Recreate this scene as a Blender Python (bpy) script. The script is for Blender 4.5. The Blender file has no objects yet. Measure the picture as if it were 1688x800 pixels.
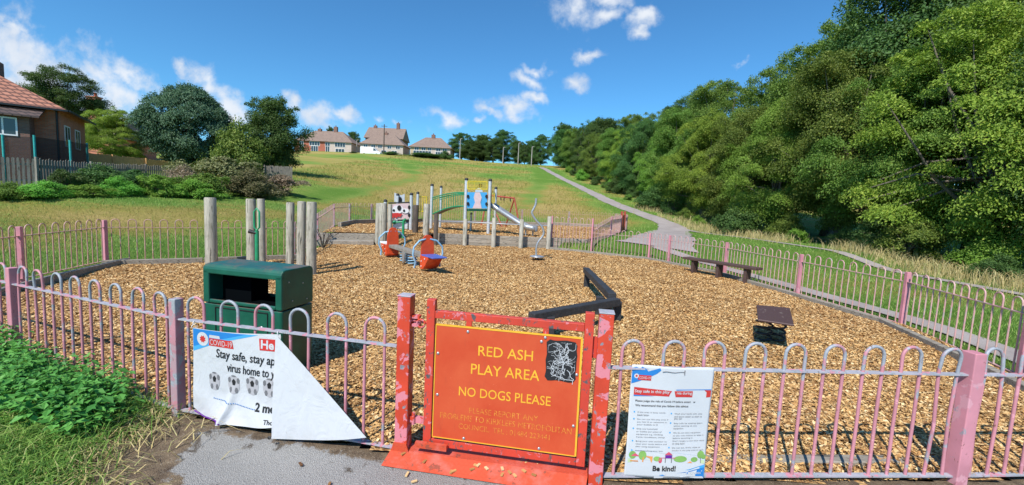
import bpy, math, random
import numpy as np
from mathutils import Vector, Matrix

random.seed(7)
rng = np.random.default_rng(11)
scene = bpy.context.scene
COL = scene.collection
R = math.radians

# ------------------------------------------------------------------ camera maths
F, CX, CY, CZ = 700.0, 844.0, 400.0, 1.95
PIT, ROL = math.atan(700 / 7400.0), R(2.8)
cp, sp, cr, sr = math.cos(PIT), math.sin(PIT), math.cos(ROL), math.sin(ROL)
FW = Vector((0, cp, -sp)); U0 = Vector((0, sp, cp)); X0 = Vector((1, 0, 0))
RT = X0 * cr + U0 * sr
UP = -X0 * sr + U0 * cr

def ray(px, py):
    return FW + RT * ((px - CX) / F) - UP * ((py - CY) / F)
def P(px, py, z=0.0):            # point of the photograph on the level z
    d = ray(px, py); t = (z - CZ) / d.z
    return Vector((d.x * t, d.y * t, z))
def Y(px, py, y):                # ... at the distance y
    d = ray(px, py); t = y / d.y
    return Vector((d.x * t, y, CZ + d.z * t))

# ------------------------------------------------------------------ outlines of the place
LOWER = [(-2.77, 3.46), (-0.84, 3.06), (0.68, 2.84), (3.44, 3.05), (5.9, 3.3), (6.6, 5.3), (7.3, 7.75), (7.1, 10.35),
         (6.75, 13.3), (5.75, 15.45), (5.3, 16.3), (3.3, 17.55), (1.7, 18.4), (0.38, 18.15), (-0.79, 18.05), (-2.05, 18.05),
         (-3.13, 17.75), (-4.9, 17.3), (-7.0, 16.35), (-6.35, 12.3), (-8.05, 11.0), (-9.6, 9.95), (-9.0, 7.7), (-8.2, 5.5), (-5.2, 4.36)]
UPPER = [(-7.3, 16.3), (-4.9, 17.3), (-3.13, 17.75), (-2.05, 18.05), (-0.79, 18.05), (0.38, 18.15), (1.7, 18.4), (3.3, 18.6),
         (6.5, 25.6), (7.6, 28.4), (7.5, 31.2), (4.0, 30.6), (0.6, 29.3), (-5.4, 26.0), (-7.8, 23.4), (-8.44, 21.9), (-8.1, 19.2)]
WALLPTS = [(-3.13, 17.75), (-2.05, 18.05), (-0.79, 18.05), (0.38, 18.15), (1.7, 18.4), (3.3, 18.6)]

WALLFULL = [(-7.3, 16.3), (-4.9, 17.3)] + WALLPTS
APRON = [(-4.1, 3.93), (-2.77, 3.47), (-.84, 3.08), (.68, 2.87), (3.44, 3.08), (6.5, 3.38), (6.5, -3.8), (-3.4, -3.8), (-3.15, 2.2), (-3.3, 3.0)]
def inside(x, y, poly):
    x = np.asarray(x, float); y = np.asarray(y, float)
    r = np.zeros(x.shape, bool); n = len(poly)
    for i in range(n):
        x1, y1 = poly[i]; x2, y2 = poly[(i + 1) % n]
        c = ((y1 > y) != (y2 > y))
        with np.errstate(divide='ignore', invalid='ignore'):
            xi = (x2 - x1) * (y - y1) / (y2 - y1 if y2 != y1 else 1e-9) + x1
        r ^= c & (x < xi)
    return r
def dist_line(x, y, pts):
    x = np.asarray(x, float); y = np.asarray(y, float)
    d = np.full(x.shape, 1e9)
    for (x1, y1), (x2, y2) in zip(pts[:-1], pts[1:]):
        L2 = (x2 - x1) ** 2 + (y2 - y1) ** 2 + 1e-9
        t = np.clip(((x - x1) * (x2 - x1) + (y - y1) * (y2 - y1)) / L2, 0, 1)
        d = np.minimum(d, np.hypot(x - x1 - t * (x2 - x1), y - y1 - t * (y2 - y1)))
    return d
def sstep(a, b, x):
    t = np.clip((np.asarray(x, float) - a) / (b - a), 0, 1)
    return t * t * (3 - 2 * t)
def lump(x, y, s, seed=0):       # cheap smooth noise, about -1..1
    x = np.asarray(x, float) / s + seed * 3.7; y = np.asarray(y, float) / s - seed * 1.9
    return (np.sin(x * 1.3 + 1.7 * np.sin(y * .9)) + np.sin(y * 1.7 + 1.3 * np.sin(x * 1.1 + 2)) + np.sin((x + y) * .8 + 1.1 * np.sin(x - y))) / 3

def terrain(x, y):
    x = np.asarray(x, float); y = np.asarray(y, float)
    z = 0.45 * sstep(15.8, 19.5, y)
    s = y - 29.5
    up = np.where(s < 0, 0, np.where(s < 5, .1415 * s * s / 10, .1415 * (s - 2.5)))
    cap = .1415 * (84.5 - 2.5)
    over = y - 114
    up = np.where(over > 0, cap + np.where(over < 12, .1415 * over - (.1415 - .03) * over * over / 24, (.1415 + .03) / 2 * 12 + .03 * (over - 12)), up)
    left = np.clip((-x - 7.5) / 14, 0, 1.3) * np.clip(y - 8.5, 0, 30) * .075
    left = left * (1 - .75 * sstep(32, 60, y))
    z = z + up + left
    z = z + .05 * lump(x, y, 4.0) * sstep(20, 34, np.hypot(x, y)) + .25 * lump(x, y, 17, 2) * sstep(35, 70, y)
    z = z + 0.10 * np.clip((-x - 2.6) / 2.0, 0, 1) * np.clip((3.7 - y) / 1.2, 0, 1)
    return z
def T1(x, y):
    return float(terrain(np.array([x]), np.array([y]))[0])
def G(px, py, lo=3.0, hi=160.0):  # the point of the ground seen at a place of the photograph
    d = ray(px, py); prev = lo
    for k in range(900):
        y = lo * (hi / lo) ** (k / 899)
        t = y / d.y
        if CZ + d.z * t < T1(d.x * t, y):
            a, b = prev, y
            for _ in range(18):
                m = (a + b) / 2; t = m / d.y
                if CZ + d.z * t < T1(d.x * t, m): b = m
                else: a = m
            t = b / d.y
            return Vector((d.x * t, b, T1(d.x * t, b)))
        prev = y
    return Y(px, py, 110)

PATH_HILL = [(6.2, 104), (7.6, 82), (9.3, 63), (10.4, 47), (12.3, 36.5), (12.4, 33), (10.6, 28.5), (8.9, 24.5), (7.2, 20.5), (6.2, 18.3)]
PATH_SIDE = [(6.2, 18.3), (7.3, 16.3), (7.6, 13.6), (7.85, 10.4), (8.0, 7.75), (7.35, 5.2), (6.75, 3.0), (6.3, -1)]
PATH_WOOD = [(12.3, 34.2), (13.4, 30.5), (14.4, 27), (14.6, 22), (14.7, 17), (14.8, 12), (14.8, 4)]
MOWN = [[(-19, 24), (-15, 33), (-13.5, 44), (-14, 60), (-22, 86)], [(1.2, 40), (2.6, 52), (4.6, 70), (5.2, 96)]]

# ------------------------------------------------------------------ object helpers
def tag(o, label=None, cat=None, group=None, kind=None):
    if label: o['label'] = label
    if cat: o['category'] = cat
    if group: o['group'] = group
    if kind: o['kind'] = kind
    return o
def thing(name, label, cat, loc=(0, 0, 0), rz=0.0, group=None):
    o = bpy.data.objects.new(name, None); COL.objects.link(o)
    o.empty_display_size = .2
    o.location = loc; o.rotation_euler = (0, 0, rz)
    return tag(o, label, cat, group)
def copy_tree(o, parent=None):
    c = o.copy(); COL.objects.link(c)
    if parent is not None: c.parent = parent
    for ch in [k for k in bpy.data.objects if k.parent == o]:
        copy_tree(ch, c)
    return c

class MB:
    def __init__(s):
        s.v = []; s.f = []; s.sm = []
    def add(s, vs, fs, smooth=False):
        n = len(s.v)
        s.v.extend([tuple(v) for v in vs])
        for f in fs:
            s.f.append(tuple(i + n for i in f)); s.sm.append(smooth)
        return s
    def box(s, c, size, M=None):
        x, y, z = size[0] / 2, size[1] / 2, size[2] / 2
        vs = [Vector((a * x, b * y, d * z)) for d in (-1, 1) for b in (-1, 1) for a in (-1, 1)]
        if M is not None: vs = [M @ v for v in vs]
        c = Vector(c)
        return s.add([v + c for v in vs], [(0, 2, 3, 1), (4, 5, 7, 6), (0, 1, 5, 4), (2, 6, 7, 3), (0, 4, 6, 2), (1, 3, 7, 5)])
    def bar(s, a, b, w, h, up=(0, 0, 1)):   # a square bar from a to b
        a = Vector(a); b = Vector(b); d = (b - a)
        L = d.length; d.normalize(); u = Vector(up)
        sd = d.cross(u)
        if sd.length < 1e-5: sd = d.cross(Vector((1, 0, 0)))
        sd.normalize(); u = sd.cross(d)
        M = Matrix((d, sd, u)).transposed()
        return s.box((a + b) / 2, (L, w, h), M)
    def tube(s, pts, r, n=8, caps=True, closed=False):
        pts = [Vector(p) for p in pts]; m = len(pts)
        rs = r if isinstance(r, (list, tuple)) else [r] * m
        vs = []; prev = None
        for i, p in enumerate(pts):
            if closed: t = pts[(i + 1) % m] - pts[i - 1]
            else: t = pts[min(i + 1, m - 1)] - pts[max(i - 1, 0)]
            t.normalize()
            if prev is None:
                q = Vector((0, 0, 1)) if abs(t.z) < .9 else Vector((1, 0, 0))
                a = t.cross(q).normalized()
            else:
                a = prev - t * prev.dot(t)
                if a.length < 1e-6: a = t.orthogonal()
                a.normalize()
            prev = a; b = t.cross(a)
            for k in range(n):
                an = 2 * math.pi * k / n
                vs.append(p + (a * math.cos(an) + b * math.sin(an)) * rs[i])
        fs = []
        rng_ = m if closed else m - 1
        for i in range(rng_):
            j = (i + 1) % m
            for k in range(n):
                k2 = (k + 1) % n
                fs.append((i * n + k, i * n + k2, j * n + k2, j * n + k))
        s.add(vs, fs, True)
        if caps and not closed:
            s.add(vs[:n], [tuple(range(n))[::-1]]); s.add(vs[-n:], [tuple(range(n))])
        return s
    def lathe(s, prof, c=(0, 0, 0), n=20, M=None):   # prof: (r, z)
        vs = []; m = len(prof); c = Vector(c)
        for r, z in prof:
            for k in range(n):
                a = 2 * math.pi * k / n
                v = Vector((r * math.cos(a), r * math.sin(a), z))
                vs.append((M @ v if M is not None else v) + c)
        fs = [(i * n + k, i * n + (k + 1) % n, (i + 1) * n + (k + 1) % n, (i + 1) * n + k) for i in range(m - 1) for k in range(n)]
        return s.add(vs, fs, True)
    def prism(s, poly, th, o, ex, ey):     # flat outline (u,v) in the frame o,ex,ey, thickness th along ex x ey
        o = Vector(o); ex = Vector(ex); ey = Vector(ey); nz = ex.cross(ey).normalized()
        n = len(poly)
        a = [o + ex * u + ey * v - nz * th / 2 for u, v in poly]; b = [p + nz * th for p in a]
        s.add(a + b, [tuple(range(n))[::-1], tuple(range(n, 2 * n))] + [(i, (i + 1) % n, n + (i + 1) % n, n + i) for i in range(n)])
        return s
    def sphere(s, c, r, n=12, m=8):
        rr = r if isinstance(r, (tuple, list)) else (r, r, r)
        prof = [(math.sin(math.pi * i / m), -math.cos(math.pi * i / m)) for i in range(m + 1)]
        return s.lathe([(max(p[0], 1e-4), p[1]) for p in prof], c, n, Matrix.Diagonal(Vector(rr)))
    def build(s, name, mat, parent=None, bevel=0.0, world=False, loc=None):
        vs = s.v
        me = bpy.data.meshes.new(name)
        off = Vector((0, 0, 0))
        if world and parent is not None:
            p = parent
            while p is not None: off = off + Vector(p.location); p = p.parent
        if loc is not None: off = off + Vector(loc)
        me.from_pydata([(v[0] - off.x, v[1] - off.y, v[2] - off.z) for v in vs], [], s.f)
        me.polygons.foreach_set('use_smooth', s.sm)
        me.update()
        o = bpy.data.objects.new(name, me); COL.objects.link(o)
        if parent is not None: o.parent = parent
        elif loc is not None: o.location = loc
        if mat is not None: me.materials.append(mat)
        if bevel:
            b = o.modifiers.new('bevel', 'BEVEL'); b.width = bevel; b.segments = 2; b.limit_method = 'ANGLE'; b.angle_limit = R(35)
            b.harden_normals = False
        return o

def np_mesh(name, V, Fq, mat=None, parent=None, smooth=False, attr=None):
    V = np.ascontiguousarray(V, np.float32); Fq = np.ascontiguousarray(Fq, np.int32)
    me = bpy.data.meshes.new(name)
    me.vertices.add(len(V)); me.vertices.foreach_set('co', V.ravel())
    k = Fq.shape[1]
    me.loops.add(Fq.size); me.loops.foreach_set('vertex_index', Fq.ravel())
    me.polygons.add(len(Fq)); me.polygons.foreach_set('loop_start', np.arange(0, Fq.size, k, dtype=np.int32))
    me.polygons.foreach_set('use_smooth', np.full(len(Fq), smooth))
    me.update(calc_edges=True); me.validate()
    if attr:
        for an, av in attr.items():
            a = me.attributes.new(an, 'FLOAT', 'POINT'); a.data.foreach_set('value', np.asarray(av, np.float32))
    o = bpy.data.objects.new(name, me); COL.objects.link(o)
    if parent is not None: o.parent = parent
    if mat is not None: me.materials.append(mat)
    return o

# ------------------------------------------------------------------ materials
class N:
    def __init__(s, name):
        s.m = bpy.data.materials.new(name); s.m.use_nodes = True
        s.t = s.m.node_tree; s.b = s.t.nodes['Principled BSDF']; s.out = s.t.nodes['Material Output']
    def n(s, typ, **kw):
        x = s.t.nodes.new(typ)
        for k, v in kw.items():
            if k in x.inputs: x.inputs[k].default_value = v
            else: setattr(x, k, v)
        return x
    def l(s, a, b): s.t.links.new(a, b)
    def coord(s, kind='Object', rnd=True, scale=(1, 1, 1)):
        tc = s.n('ShaderNodeTexCoord'); o = tc.outputs[kind]
        mp = s.n('ShaderNodeMapping'); mp.inputs['Scale'].default_value = scale
        s.l(o, mp.inputs['Vector'])
        if rnd:
            oi = s.n('ShaderNodeObjectInfo'); mu = s.n('ShaderNodeMath', operation='MULTIPLY'); mu.inputs[1].default_value = 37.0
            s.l(oi.outputs['Random'], mu.inputs[0]); s.l(mu.outputs[0], mp.inputs['Location'])
        return mp.outputs['Vector']
    def noise(s, vec, scale, detail=4, rough=.55, dist=0.0):
        x = s.n('ShaderNodeTexNoise'); x.inputs['Scale'].default_value = scale; x.inputs['Detail'].default_value = detail
        x.inputs['Roughness'].default_value = rough; x.inputs['Distortion'].default_value = dist
        s.l(vec, x.inputs['Vector']); return x.outputs['Fac']
    def ramp(s, fac, stops, interp='LINEAR'):
        x = s.n('ShaderNodeValToRGB'); e = x.color_ramp.elements; x.color_ramp.interpolation = interp
        while len(e) < len(stops): e.new(.5)
        for i, (p, c) in enumerate(stops):
            e[i].position = p; e[i].color = (*c, 1) if len(c) == 3 else c
        s.l(fac, x.inputs['Fac']); return x.outputs['Color']
    def step(s, fac, a, b):
        return s.ramp(fac, [(a, (0, 0, 0)), (b, (1, 1, 1))])
    def mix(s, fac, a, b, mode='MIX'):
        x = s.n('ShaderNodeMix', data_type='RGBA', blend_type=mode)
        for sock, v in ((x.inputs[0], fac), (x.inputs[6], a), (x.inputs[7], b)):
            if hasattr(v, 'links'): s.l(v, sock)
            elif isinstance(v, (int, float)): sock.default_value = v
            else: sock.default_value = (*v, 1)
        return x.outputs[2]
    def math(s, op, a, b=0.0):
        x = s.n('ShaderNodeMath', operation=op)
        for sock, v in ((x.inputs[0], a), (x.inputs[1], b)):
            if hasattr(v, 'links'): s.l(v, sock)
            else: sock.default_value = v
        return x.outputs[0]
    def bump(s, h, strength=.3, dist=.02):
        x = s.n('ShaderNodeBump'); x.inputs['Strength'].default_value = strength; x.inputs['Distance'].default_value = dist
        s.l(h, x.inputs['Height']); s.l(x.outputs['Normal'], s.b.inputs['Normal'])
    def fin(s, col=None, rough=.6, metal=0.0, spec=None):
        if col is not None:
            if hasattr(col, 'links'): s.l(col, s.b.inputs['Base Color'])
            else: s.b.inputs['Base Color'].default_value = (*col, 1)
        if hasattr(rough, 'links'): s.l(rough, s.b.inputs['Roughness'])
        else: s.b.inputs['Roughness'].default_value = rough
        s.b.inputs['Metallic'].default_value = metal
        if spec is not None: s.b.inputs['Specular IOR Level'].default_value = spec
        return s.m

def plain(name, col, rough=.5, metal=0.0, var=.18, scale=9, bump=.08):
    a = N(name); v = a.coord()
    f = a.noise(v, scale, 5)
    c = a.mix(a.step(f, .3, .72), tuple(x * (1 - var) for x in col), tuple(min(1, x * (1 + var)) for x in col))
    a.bump(a.noise(v, scale * 6, 3), bump, .004)
    return a.fin(c, rough, metal)
def chipped(name, base, second, grey, t2=.56, t3=.6, sc2=9, sc3=13, rough=.5, hoop=0.0):
    a = N(name); v = a.coord()
    c0 = a.mix(a.step(a.noise(v, 4, 4), .35, .7), tuple(x * .86 for x in base), tuple(min(1, x * 1.1) for x in base))
    f2 = a.noise(v, sc2, 5, .6, .6); f3 = a.noise(a.coord(scale=(1.3, 1.3, .9)), sc3, 6, .65, .4)
    c1 = a.mix(a.step(f2, t2, t2 + .015), c0, second)
    if hoop:
        sz_ = a.n('ShaderNodeSeparateXYZ'); a.l(a.coord('Object', False), sz_.inputs[0])
        f3 = a.math('ADD', f3, a.math('MULTIPLY', a.step(sz_.outputs[2], .82, .98), hoop))
    m3 = a.step(f3, t3, t3 + .05)
    g = a.mix(a.noise(v, 60, 3), tuple(x * .6 for x in grey), tuple(x * 1.25 for x in grey))
    c2 = a.mix(m3, c1, g)
    rs_ = a.step(a.noise(a.coord(scale=(1, 1, .35)), 34, 5, .7, .3), .635, .66)
    c2 = a.mix(a.math('MULTIPLY', rs_, .8), c2, (.17, .075, .04))
    a.bump(a.math('SUBTRACT', 1.0, a.math('MULTIPLY', a.math('ADD', m3, a.step(f2, t2, t2 + .015)), .5)), .5, .0025)
    return a.fin(c2, rough)
def wood(name, c1, c2, rough=.8, axis='z', crack=True, green=None):
    a = N(name)
    sc = {'z': (1, 1, .06), 'x': (.06, 1, 1), 'y': (1, .06, 1)}[axis]
    v = a.coord(scale=sc)
    f = a.noise(v, 26, 5, .65, .3)
    c = a.mix(a.step(f, .3, .7), c1, c2)
    if crack:
        k = a.step(a.noise(v, 42, 3, .5), .61, .65)
        c = a.mix(k, c, tuple(x * .3 for x in c1))
    w = a.coord()
    c = a.mix(a.math('MULTIPLY', a.step(a.noise(w, 5, 4), .5, .75), .5), c, green or tuple(x * .6 for x in c1))
    a.bump(f, .45, .006)
    return a.fin(c, rough)
def leafmat(name, dark, light, tip=None, trans=.3):
    a = N(name)
    geo = a.n('ShaderNodeNewGeometry'); oi = a.n('ShaderNodeObjectInfo')
    v = a.coord('Object', True)
    big = a.noise(v, .55, 3)
    f = a.math('ADD', a.math('MULTIPLY', geo.outputs['Random Per Island'], .55), a.math('MULTIPLY', big, .55))
    st = [(.2, dark), (.72, light)]
    if tip: st.append((.93, tip))
    c = a.ramp(f, st)
    hs = a.n('ShaderNodeHueSaturation'); a.l(c, hs.inputs['Color'])
    a.l(a.math('ADD', a.math('MULTIPLY', oi.outputs['Random'], .05), .478), hs.inputs['Hue'])
    a.l(a.math('ADD', a.math('MULTIPLY', oi.outputs['Random'], .45), .78), hs.inputs['Value'])
    c = hs.outputs['Color']
    a.l(c, a.b.inputs['Base Color']); a.b.inputs['Roughness'].default_value = .55
    a.b.inputs['Specular IOR Level'].default_value = .3
    tr = a.n('ShaderNodeBsdfTranslucent'); a.l(a.mix(.25, c, (.22, .40, .03)), tr.inputs['Color'])
    mx = a.n('ShaderNodeMixShader'); mx.inputs[0].default_value = trans
    a.l(a.b.outputs[0], mx.inputs[1]); a.l(tr.outputs[0], mx.inputs[2]); a.l(mx.outputs[0], a.out.inputs['Surface'])
    return a.m
def islandmat(name, stops, rough=.8, trans=0.0):
    a = N(name); geo = a.n('ShaderNodeNewGeometry')
    c = a.ramp(geo.outputs['Random Per Island'], stops)
    if not trans: return a.fin(c, rough)
    a.fin(c, rough)
    tr = a.n('ShaderNodeBsdfTranslucent'); a.l(c, tr.inputs['Color'])
    mx = a.n('ShaderNodeMixShader'); mx.inputs[0].default_value = trans
    a.l(a.b.outputs[0], mx.inputs[1]); a.l(tr.outputs[0], mx.inputs[2]); a.l(mx.outputs[0], a.out.inputs['Surface'])
    return a.m
def brickmat(name, c1, c2, mortar, sx, sz, msize=.012, rough=.85, offset=.5, bump=.4):
    a = N(name)
    tc = a.n('ShaderNodeTexCoord'); sep = a.n('ShaderNodeSeparateXYZ'); a.l(tc.outputs['Object'], sep.inputs[0])
    com = a.n('ShaderNodeCombineXYZ'); a.l(a.math('ADD', sep.outputs[0], sep.outputs[1]), com.inputs[0]); a.l(sep.outputs[2], com.inputs[1])
    b = a.n('ShaderNodeTexBrick'); b.offset = offset
    a.l(com.outputs[0], b.inputs['Vector'])
    for k, v in (('Scale', 1.0), ('Mortar Size', msize), ('Brick Width', sx), ('Row Height', sz), ('Mortar Smooth', .2), ('Bias', 0.0)): b.inputs[k].default_value = v
    b.inputs['Color1'].default_value = (*c1, 1); b.inputs['Color2'].default_value = (*c2, 1); b.inputs['Mortar'].default_value = (*mortar, 1)
    v = a.coord()
    c = a.mix(a.math('MULTIPLY', a.step(a.noise(v, 1.3, 5), .42, .75), .35), b.outputs['Color'], tuple(x * .45 for x in c1))
    a.bump(a.math('SUBTRACT', 1.0, b.outputs['Fac']), bump, .02)
    return a.fin(c, rough)

PINK = (.56, .235, .275); RED = (.56, .045, .02); GREY = (.34, .36, .40)
M = {}
M['pink_bar'] = chipped('pink weathered bar paint', PINK, (.66, .30, .36), GREY, .6, .56, 6, 5, hoop=.12)
M['rail'] = chipped('worn rail paint', (.42, .40, .45), (.60, .27, .33), (.36, .39, .42), .56, .52, 7, 9)
M['pink_post'] = chipped('pink post paint', (.60, .25, .30), (.64, .32, .37), GREY, .62, .63, 3, 8)
M['grey_post'] = chipped('half stripped post paint', (.50, .23, .27), (.42, .27, .30), (.36, .38, .41), .5, .51, 6, 7)
M['far_bar'] = chipped('sun bleached bar paint', (.58, .33, .32), (.56, .37, .33), (.44, .38, .35), .52, .56, 5, 6)
M['tan_bar'] = chipped('rusted bar paint', (.50, .29, .22), (.56, .34, .28), (.40, .33, .28), .55, .58, 5, 6)
M['red_gate'] = chipped('flaking red gate paint', (.58, .055, .03), (.60, .18, .20), (.10, .095, .10), .62, .575, 14, 20)
M['red_post'] = chipped('flaking red and pink post paint', (.58, .055, .022), (.64, .21, .25), (.24, .24, .27), .525, .60, 7, 15)
M['red_plate'] = None
a = N('orange red sign laminate'); v = a.coord('Object', False)
c = a.mix(a.step(a.noise(v, 3.2, 5, .6, .4), .3, .72), (.53, .055, .015), (.60, .095, .03))
c = a.mix(a.math('MULTIPLY', a.step(a.noise(v, 70, 3, .7), .68, .72), .5), c, (.68, .22, .12))
c = a.mix(a.math('MULTIPLY', a.step(a.noise(a.coord('Object', False, (1, 1, .2)), 20, 5, .7), .6, .75), .3), c, (.34, .06, .03))
M['sign'] = a.fin(c, .5)
M['yellow'] = plain('yellow core of sign laminate', (.80, .42, .03), .5, var=.12)
a = N('faded yellow lettering'); v = a.coord('Object', False)
M['yellow_worn'] = a.fin(a.mix(a.step(a.noise(v, 55, 4, .7), .42, .62), (.70, .27, .035), (.54, .085, .02)), .5)
M['steel'] = plain('galvanised steel', (.50, .51, .52), .42, .7, var=.15, scale=20)
M['silver'] = plain('silver powder coated post', (.60, .62, .64), .45, .3, var=.12)
M['black'] = plain('black plastic', (.018, .018, .02), .45, var=.2)
M['blackbeam'] = wood('black stained timber', (.018, .019, .022), (.045, .046, .052), .7, 'x', False)
M['brown'] = wood('brown recycled plastic', (.060, .034, .028), (.10, .058, .048), .65, 'x', False)
M['bluepipe'] = plain('pale blue tube paint', (.25, .45, .62), .4, var=.15)
M['blueseat'] = plain('blue plastic seat', (.08, .12, .42), .45, var=.15)
M['redpanel'] = plain('bright red plastic panel', (.66, .075, .022), .4, var=.12, scale=5)
M['greenpipe'] = plain('green tube paint', (.02, .27, .12), .4, var=.15)
M['white'] = plain('white plastic', (.78, .78, .78), .5, var=.05)
M['pinkpanel'] = plain('pale pink panel', (.66, .50, .50), .5, var=.08)
M['yellowpipe'] = plain('yellow tube paint', (.72, .56, .03), .4, var=.1)
M['redpipe'] = plain('red swing frame paint', (.36, .07, .04), .5, var=.2)
M['holeblack'] = plain('dark opening', (.01, .011, .012), .8)
M['post'] = wood('weathered round timber', (.27, .25, .20), (.52, .48, .40), .85, 'z', True, (.16, .16, .10))
M['postdark'] = wood('creosoted round timber', (.055, .042, .033), (.13, .10, .08), .85, 'z')
M['sleeper'] = wood('weathered sleeper', (.24, .205, .165), (.44, .385, .31), .88, 'x', True)
M['kerbwood'] = wood('grey edging timber', (.20, .175, .14), (.36, .32, .26), .88, 'x', True)
M['picket'] = wood('grey picket timber', (.17, .155, .13), (.33, .30, .26), .85, 'z', True)
M['newwood'] = wood('new orange fence timber', (.48, .25, .09), (.66, .38, .16), .75, 'z', False)
M['bark_trunk'] = wood('tree bark', (.08, .065, .05), (.22, .185, .145), .9, 'z', True)
M['netpost'] = plain('turquoise pole sleeve', (.03, .35, .33), .5)
M['brick'] = brickmat('red brick', (.52, .14, .065), (.64, .21, .11), (.34, .24, .18), .225, .075)
M['brickdark'] = brickmat('dark brick', (.20, .09, .065), (.29, .13, .09), (.18, .14, .12), .225, .075)
M['tiles'] = brickmat('clay roof tiles', (.40, .165, .10), (.46, .20, .13), (.13, .055, .04), .34, .22, .04, .8, 0.0, .9)
M['tilesdark'] = brickmat('old dark roof tiles', (.09, .06, .055), (.13, .085, .07), (.04, .03, .03), .33, .18, .03, .8, 0.0, .8)
M['farroof'] = brickmat('brown concrete tiles', (.27, .19, .15), (.33, .23, .18), (.17, .12, .095), .33, .25, .04, .85, .5)
M['render'] = plain('pale render', (.52, .43, .38), .9, var=.08, scale=1.5)
M['rendertan'] = plain('tan render', (.50, .38, .25), .9, var=.08, scale=1.5)
M['farbrick'] = plain('far red brick', (.38, .12, .075), .9, var=.15, scale=2)
M['upvc'] = plain('white window frame', (.80, .80, .80), .4, var=.03)
M['concrete'] = plain('concrete', (.36, .34, .31), .9, var=.2, scale=6, bump=.3)
M['hedge'] = leafmat('hedge leaf', (.03, .055, .015), (.08, .13, .03))
M['ink'] = plain('black ink', (.016, .016, .018), .6, var=.1)
M['greyink'] = plain('grey ink', (.16, .16, .17), .6, var=.1)
M['redink'] = plain('red ink', (.55, .035, .03), .5, var=.06)
M['blueink'] = plain('blue ink', (.02, .20, .55), .5, var=.06)
M['skyink'] = plain('pale blue ink', (.06, .36, .70), .5, var=.06)
M['ballgrey'] = plain('printed ball grey', (.42, .41, .43), .5, var=.06)
M['purple'] = plain('purple banner edge', (.12, .01, .25), .5)
M['greenink'] = plain('leaf green print', (.22, .42, .10), .6)
M['pinkink'] = plain('pink red print', (.62, .08, .14), .6)
M['orangeink'] = plain('orange print', (.70, .28, .08), .6)
M['paleink'] = plain('pale blue print', (.55, .64, .74), .6, var=.04)
M['limeink'] = plain('pale green print', (.50, .62, .36), .6, var=.06)
a = N('white vinyl'); v = a.coord('Object', False)
c = a.mix(a.math('MULTIPLY', a.step(a.noise(v, 5, 6, .65, .4), .5, .75), .35), (.57, .585, .61), (.42, .41, .38))
c = a.mix(a.math('MULTIPLY', a.step(a.noise(v, 30, 4, .7), .66, .72), .35), c, (.30, .27, .22))
a.bump(a.noise(a.coord('Object', False, (1, 1, .6)), 7, 4, .6, 1.2), .5, .02); M['vinyl'] = a.fin(c, .42)
M['paper'] = plain('laminated white paper', (.58, .60, .62), .3, var=.03, scale=5, bump=.03)

def glass(name, col=(.03, .035, .04)):
    a = N(name); a.b.inputs['Specular IOR Level'].default_value = .8
    return a.fin(col, .06)
M['glass'] = glass('window glass')

a = N('chequer plate red'); v = a.coord('Object', False)
mp = a.n('ShaderNodeMapping'); mp.inputs['Rotation'].default_value = (0, 0, R(45)); a.l(v, mp.inputs['Vector'])
w1 = a.n('ShaderNodeTexChecker'); w1.inputs['Scale'].default_value = 38; a.l(mp.outputs[0], w1.inputs['Vector'])
c = a.mix(a.step(a.noise(v, 7, 5, .6), .5, .68), (.55, .075, .03), (.62, .14, .10))
c = a.mix(a.step(a.noise(v, 12, 5, .65), .6, .63), c, (.30, .07, .04))
a.bump(w1.outputs['Fac'], .6, .006); M['red_plate'] = a.fin(c, .5)

a = N('chequer plate brown'); v = a.coord('Object', False)
w1 = a.n('ShaderNodeTexChecker'); w1.inputs['Scale'].default_value = 40; a.l(v, w1.inputs['Vector'])
c = a.mix(a.step(a.noise(v, 18, 4, .6), .66, .7), (.085, .045, .042), (.34, .29, .25)); a.bump(w1.outputs['Fac'], .4, .004)
M['brownplate'] = a.fin(c, .5)

a = N('bin green'); v = a.coord('Object', False)
c = a.mix(a.step(a.noise(v, 5, 4), .35, .7), (.006, .075, .048), (.010, .115, .070))
sc_ = a.coord('Object', False, (.25, 3.5, 1))
ge = a.n('ShaderNodeNewGeometry'); sx = a.n('ShaderNodeSeparateXYZ'); a.l(ge.outputs['Normal'], sx.inputs[0])
top = a.step(sx.outputs[2], .6, .95)
wear = a.math('MULTIPLY', a.math('MULTIPLY', a.step(a.noise(v, 3.6, 6, .7, .5), .46, .60), top), .8)
scr = a.step(a.noise(a.coord('Object', False, (1, 1, .12)), 24, 5, .7), .64, .70)
c = a.mix(a.math('MULTIPLY', scr, .35), c, (.06, .17, .13))
c = a.mix(a.math('MULTIPLY', top, .4), c, (.03, .12, .13))
c = a.mix(wear, c, (.16, .10, .07)); a.bump(a.noise(v, 90, 3), .12, .002)
M['bin'] = a.fin(c, .42)
a = N('bin inside'); M['bininner'] = a.fin((.003, .004, .005), 1.0, 0.0, 0.0)

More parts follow.
